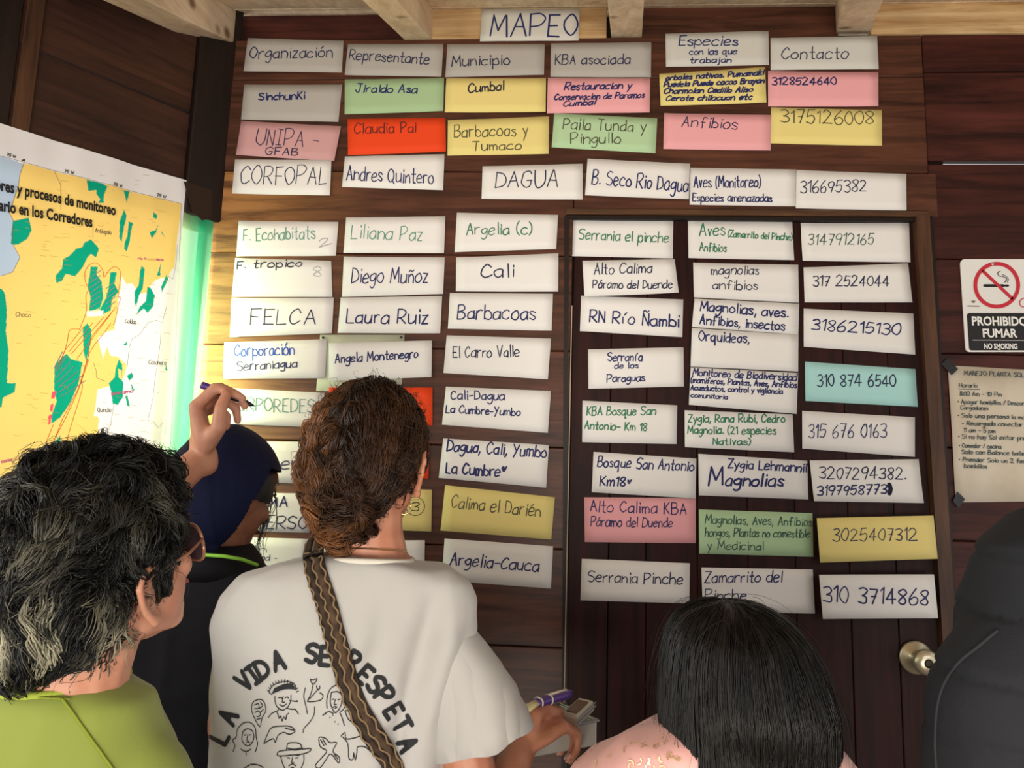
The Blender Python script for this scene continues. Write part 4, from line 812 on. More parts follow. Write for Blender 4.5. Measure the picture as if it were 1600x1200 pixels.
# ================= 1. curly-haired woman in the white T-shirt (centre)
D = 1.15; hc = P(578, 716, D+.02); hip = P(545, 1300, D+.02)
o1 = empty('person', V3((hip.x, hip.y, 0)), label='person in a white T-shirt with curly brown pinned-up hair, back to us in the centre', cat='person')
mb = MB(); fdir = dirv(12, 2); qf = head_parts(mb, hc, fdir, (Z*1+RA*.05).normalized(), 1.03)
neck0, neck1 = P(572, 800, D-.0), P(578, 905, D-.0)
chain(mb, [P(575, 760, D+.01), P(572, 830, D-.005), P(578, 905, D)], [.056, .056, .066])
sh_r, sh_l = P(682, 998, D+.02), P(395, 980, D+.02)
chain(mb, [P(578, 900, D), P(640, 935, D+.01), sh_r], [.06, .055, .05]); chain(mb, [P(578, 900, D), P(480, 935, D+.01), sh_l], [.06, .055, .05])
mb.add(*loft_vf(torso_rings([(575, 930, D+.03, 110, .14, 0), (560, 1050, D+.03, 130, .17, 0), (550, 1200, D+.03, 125, .17, 0), (545, 1380, D+.03, 120, .17, 0)]), 28))
el_r, wr_r = P(752, 1275, 1.13), P(815, 1168, 1.25)
chain(mb, [sh_r, P(715, 1130, D+.01), el_r, P(790, 1222, 1.19), wr_r], [.05, .045, .037, .034, .025])
el_l, wr_l = P(380, 1290, 1.2), P(385, 1480, 1.24)
chain(mb, [sh_l, P(370, 1130, D+.02), el_l, wr_l], [.05, .044, .036, .025])
hd_ = (P(868, 1132, 1.30)-wr_r); tips, H1 = hand_parts(mb, wr_r, hd_, (RA*.55-Z*.65+FA*.3), (FA*.6-RA*.75+Z*.1), [(38, 62, 40), (42, 66, 42), (46, 68, 42), (50, 68, 40)], .03, 1.0,
   [wr_r+(P(850, 1112, 1.27)-wr_r)*.3, P(838, 1118, 1.28), P(855, 1108, 1.31), P(875, 1112, 1.33)])
hand_parts(mb, wr_l, -Z+FA*.1, RA, FA, [(25, 35, 20)]*4)
body1 = fused(mb, .0042, 3, .5); sk1 = skin_mat('warm brown skin', 'bd8468')
link_mesh('body', body1, sk1, o1, True); face_parts(*qf, o1, 1.03); nails(tips, o1)
# shirt
R1 = torso_rings([(573, 868, D-.012, 68, .128, 0), (574, 874, D-.012, 84, .15, 0), (570, 884, D-.005, 128, .17, 0), (556, 905, D+.0, 176, .19, 0), (547, 935, D+.01, 197, .215, 0), (540, 975, D+.015, 200, .235, 0),
    (536, 1030, D+.02, 196, .25, 0), (528, 1100, D+.02, 190, .26, 0), (522, 1200, D+.02, 190, .27, 0), (520, 1330, D+.02, 192, .28, 0), (520, 1500, D+.03, 196, .28, 0)])
me1 = tee(R1, [(P(408, 962, D+.02), .058, P(386, 1060, D+.02), .059), (P(386, 1060, D+.02), .059, P(380, 1200, D+.03), .056), (P(672, 952, D+.02), .058, P(694, 985, D+.015), .058)], 0.006, 3.3, .009, None, o1, 'shirt', 5)
msh = mat('ivory cotton', 'b1afab', .85, bump=.15, bscale=900, spec=.15, sheen=.2)
# broad folds running from the right shoulder down
def tfold(c, n):
    a = c-P(700, 930, D); u, v = a.dot(RA), a.dot(Z); k = u-.18*v; w = max(0, 1-abs(u+.02)/.17)*min(1, max(0, (.03-v)/.09))
    return w*(.013*math.sin(k*62+noise.noise(c*5)*2.2)+.003*math.sin(k*135+1+noise.noise(c*7)*2))
displace(me1, tfold)
# right sleeve: an open, boxy cuff (built as a double-walled tube)
def open_sleeve(rings, wall=.003, n=40, e=2.):
    Va, Fa = loft_vf(rings, n, e); k = len(rings); Fa = Fa[:-2]; inner = [(c, a*(1-wall/a.length), b*(1-wall/b.length)) for c, a, b in rings]; Vb, Fb = loft_vf(inner, n, e); m_ = len(Va)
    return Va+Vb, Fa+[[i+m_ for i in f][::-1] for f in Fb[:-2]]+[[(k-1)*n+j, (k-1)*n+(j+1) % n, (k-1)*n+(j+1) % n+m_, (k-1)*n+j+m_] for j in range(n)]
def srings(sp):
    o = []
    for (px, py, d, hw, tilt, th) in sp:
        t = math.radians(tilt); a = (RA*math.cos(t)+Z*math.sin(t)); o.append((P(px, py, d), a*px2m(hw, d), (FA*1)*th/2))
    return o
V, Fs = open_sleeve(srings([(672, 930, D+.02, 76, -34, .135), (694, 975, D+.02, 76, -26, .15), (714, 1025, D+.015, 77, -12, .162), (732, 1075, D+.01, 76, 2, .17), (744, 1118, D+.005, 79, 12, .175), (752, 1152, D, 82, 17, .18)]))
sl = bpy.data.meshes.new('s'); sl.from_pydata(V, [], Fs); sl.update(); displace(sl, lambda c, n: .004*math.sin((c-P(700, 950, D)).dot(RA)*70+noise.noise(c*6)*3)*min(1, max(0, (P(700, 970, D).z-c.z)/.08)))
bm = bmesh.new(); bm.from_mesh(me1); bm.from_mesh(sl); bm.to_mesh(me1); bm.free()
shirt1 = link_mesh('shirt', me1, msh, o1, True)
nb = MB(); ring = [P(573, 868, D-.012)+RA*math.cos(a)*px2m(71, D)*1.0+FA*math.sin(a)*.067+Z*(-.004-.002*math.cos(a*2)) for a in [2*math.pi*i/36 for i in range(37)]]
nb.add(*tube_vf(ring, .0045, 8)); nb.build('neckband', mat('ivory rib', 'd3cdc0', .9, bump=.3, bscale=500), shirt1, smooth=True)
# print on the back of the shirt
bv1 = bvh_of(me1); HITP = {}
def on_shirt(px, py, lift=.0014):
    r = ray(px, py).normalized(); h = bv1.ray_cast(CAM, r)
    if h[0] is None: p = P(px, py, D-.1); return p, -fw
    return h[0]+h[1]*lift, h[1]
ink1 = mat('black shirt print', '16191c', .8)
def sp_line(mb, pts, w, k=3, smooth=True):
    if smooth and len(pts) > 2: pts = catmull(pts, k)
    d = []
    for a, b in zip(pts[:-1], pts[1:]):
        n = max(1, int(math.hypot(a[0]-b[0], a[1]-b[1])/3)); d += [(a[0]+(b[0]-a[0])*i/n, a[1]+(b[1]-a[1])*i/n) for i in range(n)]
    d.append(pts[-1]); q = [on_shirt(*p) for p in d]; ribbon(mb, [a for a, _ in q], w, [b for _, b in q])
LET = (("L", 343.6, 1151, 62), ("A", 357, 1119.5, 62), ("V", 382, 1064, 42), ("I", 396.5, 1054, 36), ("D", 410, 1045, 28), ("A", 435, 1032, 16), ("S", 487.6, 1020.5, -8), ("E", 508, 1025, -6),
   ("R", 552, 1033, -32), ("E", 571, 1054, -42), ("S", 588, 1069, -48), ("P", 601, 1086, -52), ("E", 615, 1110.5, -58), ("T", 628, 1132, -62), ("A", 637, 1163, -66))
for ch, x, y, a in LET:
    mb = MB(); g, w = glyph(ch); t = math.radians(a); ca, sa = math.cos(t), math.sin(t); h = 28
    for sm, pp in g:
        pp = catmull(pp) if sm else pp; pp = [((u-w/2)*h*.95, (v-.5)*h) for u, v in pp]
        sp_line(mb, [(x+u*ca-v*sa*1 if 0 else x+u*ca-v*sa, y-(u*sa+v*ca)) for u, v in pp], .0064, 1, False)
    mb.build('printed_letter', ink1, shirt1)
zz_ = lambda s: [(320+float(a.split(',')[0])*.225, 980+float(a.split(',')[1])*.225) for a in s.split()]
DRW = {
 'printed_man_with_headdress': ["470,465 450,450 480,400 560,375 620,390 635,430", "470,462 500,435 560,415 630,430", "490,480 492,520 505,552 540,575 575,555 597,515 600,470", "515,490 530,487 540,493", "560,490 572,484 584,490", "547,480 540,518 556,520", "522,535 545,548 568,532", "590,508 645,515 640,508", "445,625 470,595 510,578 515,565", "575,560 600,568 630,570 652,602",
   "505,590 520,632 528,612 540,652 550,620 565,640 570,610 585,595"]+["%d,%d %d,%d" % (545+95*math.cos(a), 470-88*math.sin(a), 545+110*math.cos(a), 470-108*math.sin(a)) for a in [.25+i*.2 for i in range(14)]],
 'printed_flowers': ["755,395 740,460 715,510", "735,360 745,385 755,395 775,375 780,355 757,366 735,360", "790,430 740,485 715,515 790,510 818,492 820,468 800,455", "778,405 785,435 800,425 800,408", "700,420 690,480 703,540 715,600", "765,550 760,610 725,665 692,700 685,730"],
 'printed_woman_in_scarf': ["850,560 848,500 870,430 920,400 965,420 982,480 970,560 945,585", "880,450 872,520 895,580 915,592 945,550 955,480 925,448 880,452", "885,500 897,498", "925,502 940,500", "908,500 900,532 915,537", "893,556 905,550 918,556 905,562", "820,612 860,585 895,600", "940,595 955,630 970,680", "840,600 842,603", "870,625 872,628", "905,655 907,658", "925,670 927,673", "890,610 892,613"],
 'printed_leafy_heart': ["340,520 330,570 345,620 385,690 400,630 427,580 415,520 385,500 340,520", "350,540 375,530 380,560 350,565", "390,520 405,545 385,560", "355,590 380,580 390,610 365,620", "395,585 410,570", "365,640 390,630"],
 'printed_woman_with_long_hair': ["200,862 215,820 198,785 225,760 230,710 270,665 320,660 355,700 360,760 370,810 355,862", "270,720 262,780 290,820 320,815 345,770 335,720 300,703 270,722", "278,748 292,746", "312,748 326,744", "303,745 297,785 308,787", "292,800 305,797 318,800", "255,845 290,862 325,845", "290,862 292,885"],
 'printed_armadillo': ["415,802 440,740 470,695 540,685 600,690 630,722 590,742 550,730 512,750 492,800 478,772 415,805", "560,700 620,715"],
 'printed_man_in_hat': ["505,882 520,860 590,850 640,850 730,840 735,857 690,877 600,887 520,892 505,880", "570,850 577,810 600,800 660,805 682,845", "572,838 625,845 680,835", "530,895 545,950 562,985", "690,885 690,930 668,985", "565,892 595,885", "625,885 658,888", "575,905 592,907", "632,907 650,905", "612,900 606,938 622,940", "585,962 610,948 635,962", "600,972 620,974"],
 'printed_dove': ["870,800 840,770 795,765 805,830 850,860 800,920 770,960 800,978 850,912 878,880 932,942 935,900 890,862 918,800 870,800", "805,780 830,820", "820,775 845,815", "900,880 925,915"],
 'printed_dog': ["948,755 975,730 985,775 1050,765 1100,745", "960,762 992,800 1000,850 1003,910 1030,917 1035,868 1047,922 1058,860 1062,830 1112,830 1155,865"],
 'printed_wing': ["975,580 1000,640 1052,667", "975,580 1010,580 1040,605"],
 'printed_plant': ["280,978 330,950 390,960 410,978"]}
for nm, L in DRW.items():
    mb = MB()
    for s in L: sp_line(mb, zz_(s), .0013)
    if nm.endswith('headdress'):
        for k in range(5): sp_line(mb, zz_("%d,%d %d,%d %d,%d" % (475+k*3, 455-k*7, 555, 425-k*7, 622-k*3, 425-k*8)), .0019)
    mb.build(nm, ink1, shirt1)
# hair base: skull cap, big twisted bun falling to lower left
c1 = hc; mb = MB()
mb.add(*ell_vf(P(578, 697, D+.012), RA*px2m(84, D), FA*.100, Z*px2m(100, D), 30, 20))
mb.add(*ell_vf(P(568, 722, D-.02), RA*px2m(80, D), FA*.085, Z*px2m(82, D), 26, 16))
mb.add(*ell_vf(P(545, 758, D-.055), RA*px2m(52, D), FA*.055, Z*px2m(68, D), 24, 14))
mb.add(*ell_vf(P(520, 728, D-.03), RA*px2m(32, D), FA*.06, Z*px2m(76, D), 24, 14)); mb.add(*ell_vf(P(540, 806, D-.045), RA*px2m(27, D), FA*.035, Z*px2m(34, D), 24, 14))
mb.add(*ell_vf(P(592, 775, D-.04), RA*px2m(30, D), FA*.03, Z*px2m(38, D), 24, 14))
hb = fused(mb, .005, 4); displace(hb, lambda c, n: (.010*noise.noise(c*30)+.005*noise.noise(c*55))*(1 if (c-P(590, 0, D)).dot(RA) < 0 else .4))
earR = qf[0](.079, -.004, -.015)
hz = lambda c: (c-hc)
def keep1(p, n):
    a = hz(p); x, y, z = a.dot(qf[1]), a.dot(qf[2]), a.dot(qf[3]); return not ((y > .03 and z < .05) or (p-earR).length < .032 or (x > .035 and z < -.035 and y > -.06))
bm = bmesh.new(); bm.from_mesh(hb); bmesh.ops.delete(bm, geom=[f for f in bm.faces if not keep1(f.calc_center_median(), None)], context='FACES'); hbc = bpy.data.meshes.new('hm'); bm.to_mesh(hbc); bm.free()
h1 = link_mesh('hair_mass', hbc, mat('dark brown hair base', '24150f', .6), o1, True)
bunc = P(548, 760, D-.07)
def flow1(p, n):
    a = p-bunc; x, z = a.dot(RA), a.dot(Z); to = V3(bunc-p); k = min(1, a.length/.1)
    sw = n.cross(a).normalized() if a.length > 1e-4 else Z
    side = max(0, min(1, (p-P(585, 0, D)).dot(RA)/.04+.5))
    return (to.normalized()*(.4+.8*side)+sw*.5*(1-side)-Z*.7*(1-side)).normalized()*(.9)+V3((noise.noise(p*22), noise.noise(p*22+V3((5, 0, 0))), noise.noise(p*22+V3((0, 9, 0)))))*(.95*(1-side)+.25)
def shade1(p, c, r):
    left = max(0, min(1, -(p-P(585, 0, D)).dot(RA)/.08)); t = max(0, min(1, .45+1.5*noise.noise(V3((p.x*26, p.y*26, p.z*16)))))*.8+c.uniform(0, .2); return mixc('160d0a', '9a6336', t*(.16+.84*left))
hm = hmat('strand hair')
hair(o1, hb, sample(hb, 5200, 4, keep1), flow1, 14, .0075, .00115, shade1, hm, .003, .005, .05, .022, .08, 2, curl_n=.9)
def locks(me, k, per, seed, keep, rad):
    R_ = random.Random(seed); out = []
    for c, n in sample(me, k, seed, keep): out += [(c+V3([R_.uniform(-1, 1) for _ in range(3)])*rad, n) for _ in range(per)]
    return out
lk = lambda p, n: keep1(p, n) and (p-P(600, 0, D)).dot(RA) < 0 and p.z < P(0, 640, D).z
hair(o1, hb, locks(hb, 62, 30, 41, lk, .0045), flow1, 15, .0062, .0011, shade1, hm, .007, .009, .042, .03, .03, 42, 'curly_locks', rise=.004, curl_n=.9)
hair(o1, hb, sample(hb, 260, 9, lambda p, n: keep1(p, n)), lambda p, n: V3((noise.noise(p*30), noise.noise(p*30+V3((3, 0, 0))), noise.noise(p*30+V3((0, 7, 0)))))-Z*.2, 9, .007, .0005, shade1, hm, .006, .007, .03, .004, .5, 6, 'stray_hair', rise=.012, curl_n=1.)
gold = mat('gold', 'e7cf97', .25, 1)
for (x, y, dd) in ((497, 790, .03), (632, 792, .0)):
    e = P(x, y, D+dd); pts = [e+RA*math.cos(a)*.0095+Z*math.sin(a)*.0115+FA*.003*math.sin(a) for a in [i*.2618 for i in range(25)]]; V, Fs = tube_vf(pts, .0011, 6); mesh_obj('hoop_earring', V, Fs, gold, o1, True)
mb = MB(); pts = [P(573, 850, D-.004)+RA*math.cos(a)*.062+FA*math.sin(a)*.06+Z*(-.01-.008*math.sin(a)) for a in [2*math.pi*i/40 for i in range(41)]]; mb.add(*tube_vf(pts, .0009, 5)); mb.build('necklace', gold, o1)
# trousers and shoes below the picture
mb = MB(); hx = P(525, 1400, D+.03); z0 = .95; mb.add(*loft_vf([(level(hx, 1.0), RA*.16, FA*.11), (level(hx, .85), RA*.175, FA*.12), (level(hx, .76), RA*.16, FA*.11)], 24)); leg_set(mb, hx, .82)
link_mesh('trousers', fused(mb, .012, 4), mat('blue denim', '2b3a55', .85, bump=.2, bscale=600), o1, True); shoes(hx, mat('white shoe', 'c9c6c0', .6), o1)
# woven strap across the back
st_ = empty('bag_strap', P(560, 1030, D-.12), label='dark brown braided bag strap crossing the white T-shirt diagonally', cat='strap')
cl = catmull([(489, 864), (497, 900), (511, 940), (522, 985), (534, 1030), (557, 1095), (585, 1150), (614, 1200), (650, 1260)], 11)
sp_ = []
for p in cl:
    a, n_ = on_shirt(*p, lift=.004); sp_.append((a, n_))
# smooth it a little so that it spans the folds
pp = [a for a, _ in sp_]; 
for _ in range(12): pp = [pp[0]]+[(pp[i-1]+pp[i]*2+pp[i+1])/4 for i in range(1, len(pp)-1)]+[pp[-1]]
pp = [P(500, 842, D+.06)+Z*0, P(492, 850, D+.0)]+pp[2:]; nn_ = [Z, (Z-FA).normalized()]+[n for _, n in sp_][2:]
def band(name, w, th, lift, m, offs=None, par=st_):
    V = []; Fs = []; n = len(pp)
    for i, p in enumerate(pp):
        t = (pp[min(i+1, n-1)]-pp[max(i-1, 0)]).normalized(); N_ = (nn_[i]-t*nn_[i].dot(t)).normalized(); b = N_.cross(t); o = (offs(i) if offs else 0)
        c = p+N_*lift+b*o
        for (u, v) in ((-.5, 0), (-.5, .6), (-.2, 1), (.2, 1), (.5, .6), (.5, 0)): V.append(c+b*u*w+N_*v*th)
        if i:
            for j in range(6): k = (j+1) % 6; Fs.append([(i-1)*6+j, (i-1)*6+k, i*6+k, i*6+j])
    return mesh_obj(name, V, Fs, m, par, True)
dk = mat('dark brown weave', '20160f', .9, bump=.8, bscale=420, mott='3d2e20', ms=60); tn = mat('tan yarn', '80694b', .9, bump=.5, bscale=600)
band('woven_band', .030, .004, 0, dk)
band('braid', .011, .006, .001, mat('brown braid', '34251a', .9, bump=.8, bscale=350, mott='54402c', ms=50), lambda i: .0045+.0008*math.sin(i*1.1)); band('braid', .009, .006, .001, dk, lambda i: -.0072+.0008*math.sin(i*1.1))
for q in (.0115, -.001, -.0125): band('zigzag_yarn', .0028, .0022, .0048, tn, lambda i, q=q: q+.0022*math.sin(i*1.25))

# ================= 2. tray with tools, held in her right hand
zt_ = P(835, 1128, 1.27).z
def HZP(px, py, z): r = ray(px, py); return CAM+r*((z-CAM.z)/r.z)
ac = level(P(838, 1150, 1.36), 0)+Z*(zt_-.035); ux = (RA*.86+FA*.5).normalized(); uy = Z.cross(ux).normalized()
FT = (ux, uy, Z, ac)
tray = empty('tool_tray', ac-Z*.03, label='pale grey plastic tray of craft tools held by the woman in the white T-shirt', cat='tray')
pl = mat('pale grey plastic', 'b9b7ae', .35); mtl = mat('brushed steel', 'a7a9ad', .3, .9)
def tb(name, lo, hi, m, par=tray, **k): return box(name, lo, hi, m, par, frame=FT, **k)
tb('tray_floor', (-.09, -.06, -.03), (.09, .06, -.027), pl)
for n_, a, b in (('tray_wall', (-.092, -.062, -.03), (-.088, .062, .012)), ('tray_wall', (.088, -.062, -.03), (.092, .062, .012)), ('tray_wall', (-.088, -.062, -.03), (.088, -.058, .012)), ('tray_wall', (-.088, .058, -.03), (.088, .062, .012))): tb(n_, a, b, pl)
for a, b in (((-.096, -.066, .012), (.096, -.058, .0155)), ((-.096, .058, .012), (.096, .066, .0155)), ((.088, -.058, .012), (.096, .058, .0155)), ((-.096, -.058, .012), (-.088, .058, .0155))): tb('steel_rim', a, b, mtl, bev=.001)
def T(x, y, z): return ac+ux*x+uy*y+Z*z
def roll(label, c, r, w, m, m2, ax=Z):
    e = empty('tape_roll', c-ax*w/2, label=label, cat='tape roll'); a = ax.orthogonal().normalized(); b = ax.cross(a); n = 32; V = []; Fs = []
    for rr1, h in ((r, -w/2), (r, w/2), (r*.62, w/2), (r*.62, -w/2)):
        for j in range(n): t = 2*math.pi*j/n; V.append(c+a*math.cos(t)*rr1+b*math.sin(t)*rr1+ax*h)
    for i in range(4):
        for j in range(n): k = (j+1) % n; i2 = (i+1) % 4; Fs.append([i*n+j, i*n+k, i2*n+k, i2*n+j])
    mesh_obj('tape', V, Fs, m, e, False)
    V2 = [V[2*n+j] for j in range(n)]+[V[3*n+j] for j in range(n)]; V2 = [c+(v-c)*.985 for v in V2]; V2 += [c+ax*(v-c).dot(ax)+(v-c-ax*(v-c).dot(ax))*.88 for v in V2]
    F2 = [[j, (j+1) % n, n+(j+1) % n, n+j] for j in range(n)]+[[2*n+j, 3*n+j, 3*n+(j+1) % n, 2*n+(j+1) % n] for j in range(n)]+[[j, 2*n+j, 2*n+(j+1) % n, (j+1) % n] for j in range(n)]
    mesh_obj('cardboard_core', V2, F2, m2, e)
blk2 = mat('black vinyl', '1b1c22', .35)
roll('black tape roll at the far side of the tool tray', T(-.05, .026, .016), .026, .019, blk2, mat('cardboard', '8f7a5e', .9))
roll('brown tape roll in the middle of the tool tray', T(.012, .03, .01), .025, .019, mat('brown tape', '5b4536', .35), mat('cardboard', '8f7a5e', .9))
roll('clear tape roll with pale ring at the tray front, beside the wrist', T(-.052, -.03, .004), .024, .015, mat('clear tape', 'd8d6cc', .2), mat('dark core', '3a2d24', .8), (Z*.75-FA*.65).normalized())
ct = empty('craft_cutter', T(0, 0, .03), label='purple and cream craft cutter lying on top of the tool tray', cat='cutter')
pA, pB = P(812, 1106, 1.27), P(893, 1082, 1.36); dA = (pB-pA); 
def along(t, up=0.): return pA+dA*t+Z*up
rings = []; sd = dA.normalized().cross(Z).normalized()
for t, w, h in ((.3, .009, .006), (.36, .0105, .0075), (.55, .0105, .0078), (.8, .0115, .0082), (.93, .010, .0075), (.985, .007, .005)): rings.append((along(t), sd*w, Z*h))
V, Fs = loft_vf(rings, 20, 2.6); mesh_obj('purple_handle', V, Fs, mat('purple plastic', '4c2a7d', .3), ct, True)
V, Fs = loft_vf([(along(0, -.004), sd*.008, Z*.006), (along(.1, -.006), sd*.0105, Z*.0075), (along(.2, -.003), sd*.009, Z*.006), (along(.33, 0), sd*.0085, Z*.0055)], 20); mesh_obj('cream_grip', V, Fs, mat('cream plastic', 'd6cc9a', .35), ct, True)
V, Fs = loft_vf([(along(.56, .0055), sd*.006, Z*.0035), (along(.88, .0065), sd*.005, Z*.003)], 16); mesh_obj('cream_inlay', V, Fs, mat('pale plastic', 'e4dcd0', .3), ct, True)
for t in (.34, .53):
    V, Fs = loft_vf([(along(t), sd*.0114, Z*.0086), (along(t+.02), sd*.0114, Z*.0086)], 20, 2.6); mesh_obj('pale_ring', V, Fs, mat('pale plastic', 'e4dcd0', .3), ct)
cs = empty('metal_case', P(905, 1122, 1.33), label='small steel-edged clip case at the right end of the tool tray', cat='case')
c_ = P(902, 1110, 1.345); fx = (P(917, 1100, 1.37)-P(890, 1125, 1.32)).normalized(); fy = fx.cross(Z).normalized(); FC = (fx, fy, Z, c_)
box('case_body', (-.03, -.018, -.014), (.034, .018, .006), pl, cs, bev=.004, frame=FC); box('steel_edge', (-.032, .0175, -.006), (.036, .0205, -.002), mtl, cs, frame=FC); box('steel_edge', (-.032, .0175, .001), (.036, .0205, .004), mtl, cs, frame=FC)
box('window_panel', (-.022, -.011, .006), (.022, .011, .0075), mat('case window', '6f5a50', .2), cs, frame=FC)
mk = empty('marker_pen', T(-.03, -.0, .02), label='black marker lying in the tool tray under the purple cutter', cat='marker')
V, Fs = tube_vf([T(-.02, -.01, -.012), T(.06, -.02, -.012)], .008, 14); mesh_obj('barrel', V, Fs, blk2, mk, True); V, Fs = tube_vf([T(.06, -.02, -.012), T(.08, -.0225, -.012)], [.0085, .007], 14); mesh_obj('cap', V, Fs, mat('navy cap', '20234a', .3), mk, True)

# ================= 3. grey-haired person in lime green (left foreground), left hand writing
D = .86; hc = P(156, 890, D+.02); o2 = empty('person', level(P(40, 1400, D), 0), label='person in lime green with wavy silver-black hair and glasses, raising a pen', cat='person')
mb = MB(); fd = dirv(25, 20); tilt = (Z+RA*.06).normalized(); q2 = head_parts(mb, hc, fd, tilt, 1.04)
chain(mb, [P(150, 930, D+.0), P(120, 1030, D-.01), P(95, 1120, D)], [.06, .060, .066])
shL, shR = P(-110, 1180, D+.04), P(215, 1250, D-.0)
chain(mb, [P(95, 1110, D), P(150, 1150, D), shR], [.06, .058, .05]); chain(mb, [P(95, 1110, D), P(0, 1130, D+.02), shL], [.06, .058, .052])
elb, wr = P(60, 930, 1.10), P(318, 714, 1.30)
chain(mb, [shL, elb, elb+(wr-elb)*.35, wr], [.052, .042, .040, .0245])
chain(mb, [shR, P(290, 1450, D), P(275, 1700, D+.03)], [.05, .042, .027]); hand_parts(mb, P(275, 1700, D+.03), -Z+FA*.1, -RA, FA, [(25, 35, 20)]*4)
mb.add(*loft_vf(torso_rings([(80, 1160, D+.0, 120, .15, -8), (80, 1400, D+.01, 150, .18, -8), (80, 1600, D+.01, 150, .18, -8)]), 28))
hd3 = P(308, 625, 1.31)-wr; nP = (RA*.94+FA*.3).normalized(); tP = (RA*.3-FA*.94)
tips, H3 = hand_parts(mb, wr, hd3, nP, tP, [(50, 62, 14), (58, 64, 30), (70, 66, 44), (78, 68, 44)], .0, 1.06,
   [wr+hd3*.25+RA*.014-FA*.012, P(342, 668, 1.27), P(345, 638, 1.272), P(354, 616, 1.285)])
sk2 = skin_mat('tan skin', 'c69177'); link_mesh('body', fused(mb, .0036, 3, .5), sk2, o2, True); face_parts(*q2, o2, 1.04); nails(tips[:2], o2)
# pen held in the raised hand
pn = empty('marker_pen', P(350, 615, 1.31), label='dark slim marker with purple end in the raised hand', cat='pen')
a, b = P(314, 601, 1.285), P(399, 635, 1.335); ab = b-a
for nm, t0, t1, ra, rb, m_ in (('purple_end', 0, .3, .0068, .0068, mat('purple plastic', '33217c', .35)), ('barrel', .3, .86, .0058, .0050, mat('navy black plastic', '14162b', .3)), ('nib_cone', .86, 1, .0045, .0012, mat('navy black plastic', '14162b', .3))):
    V, Fs = tube_vf([a+ab*t0, a+ab*(t0+.02), a+ab*(t1-.02), a+ab*t1], [ra*.8, ra, rb, rb*.85 if nm != 'nib_cone' else .0006], 16); mesh_obj(nm, V, Fs, m_, pn, True)
# shirt
R2 = torso_rings([(92, 1058, D-.0, 92, .145, -12), (94, 1066, D-.0, 104, .16, -12), (90, 1085, D+.0, 140, .175, -10), (72, 1120, D+.005, 168, .195, -8), (60, 1165, D+.01, 200, .22, -8), (55, 1240, D+.015, 226, .245, -8), (60, 1400, D+.02, 225, .25, -8), (60, 1650, D+.02, 225, .25, -8), (60, 1900, D+.02, 230, .25, -8)])
me2 = tee(R2, [(P(-75, 1130, D+.04), .072, shL+(elb-shL)*.62, .07), (P(205, 1225, D), .062, P(262, 1360, D), .066)], .006, 8.1, .004, None, o2, 'shirt', 5)
lime = mat('lime green jersey', '838e40', .8, bump=.12, bscale=900, spec=.2, sheen=.2); shirt2 = link_mesh('shirt', me2, lime, o2, True); bv2 = bvh_of(me2)
def on2(px, py, l=.0015):
    h = bv2.ray_cast(CAM, ray(px, py).normalized()); return (h[0]+h[1]*l, h[1]) if h[0] else (P(px, py, D-.1), -fw)
dl = mat('dark lime thread', '7f8c28', .9)
for pts in ([(96, 1092), (118, 1120), (145, 1158), (178, 1205)],):
    q = [on2(*p) for p in catmull(pts, 6)]; V, Fs = tube_vf([a for a, _ in q], .0016, 6); mesh_obj('shoulder_seam', V, Fs, dl, shirt2, True)
q = [on2(*p, l=.001) for p in catmull([(-30, 1072), (20, 1084), (70, 1091), (110, 1093)], 6)]; V, Fs = tube_vf([a for a, _ in q], .0012, 6); mesh_obj('collar_stitching', V, Fs, dl, shirt2, True)
cpt = P(92, 1056, D); pts = [cpt+RA*math.cos(a)*px2m(96, D)+FA*math.sin(a)*.074+Z*(.002*math.cos(a)-.003) for a in [2*math.pi*i/40 for i in range(41)]]; V, Fs = tube_vf(pts, .005, 8); mesh_obj('neckband', V, Fs, mat('lime rib', '97a536', .85), shirt2, True)
mb = MB()
for i in range(26):
    t = i/25; p = P(150+t*42, 1056+t*30-10*math.sin(t*3.1), D-.045+t*.05); mb.add(*ell_vf(p, RA*.0022, FA*.0022, Z*.0022, 8, 5))
mb.build('bead_necklace', mat('gold', 'e7cf97', .25, 1), o2, kind='stuff')
# hair
mb = MB(); Q = q2[0]; s_ = 1.04; r_, f_, u_ = q2[1:]
mb.add(*ell_vf(P(128, 850, D+.012), RA*px2m(118, D), FA*.104, Z*px2m(146, D), 30, 20)); mb.add(*ell_vf(P(108, 925, D-.02), RA*px2m(98, D), FA*.08, Z*px2m(120, D), 26, 16))
mb.add(*ell_vf(P(180, 772, D+.03), RA*px2m(74, D), FA*.085, Z*px2m(68, D), 24, 14)); mb.add(*ell_vf(P(220, 838, D+.02), RA*px2m(40, D), FA*.06, Z*px2m(70, D), 24, 14))
hb = fused(mb, .005, 4); displace(hb, lambda c, n: .008*noise.noise(c*22)+.004*noise.noise(c*50)); earG = Q(.08, -.004, -.015)
def keep2(p, n): a = p-hc; y, z, x = a.dot(f_), a.dot(u_), a.dot(r_); return not ((y > .075 and z < .06) or (p-earG).length < .028 or (y > .01 and z < -.03 and x > 0))
bm = bmesh.new(); bm.from_mesh(hb); bmesh.ops.delete(bm, geom=[f for f in bm.faces if not keep2(f.calc_center_median(), None)], context='FACES'); hbc = bpy.data.meshes.new('hm'); bm.to_mesh(hbc); bm.free()
link_mesh('hair_mass', hbc, mat('charcoal hair base', '0b0b0b', .9), o2, True)
def fl2(p, n):
    a = p-P(170, 760, D); k = V3((noise.noise(p*19), noise.noise(p*19+V3((5, 0, 0))), noise.noise(p*19+V3((0, 9, 0)))))
    return -Z*.75-RA*.35+a.normalized()*.35+k*1.9
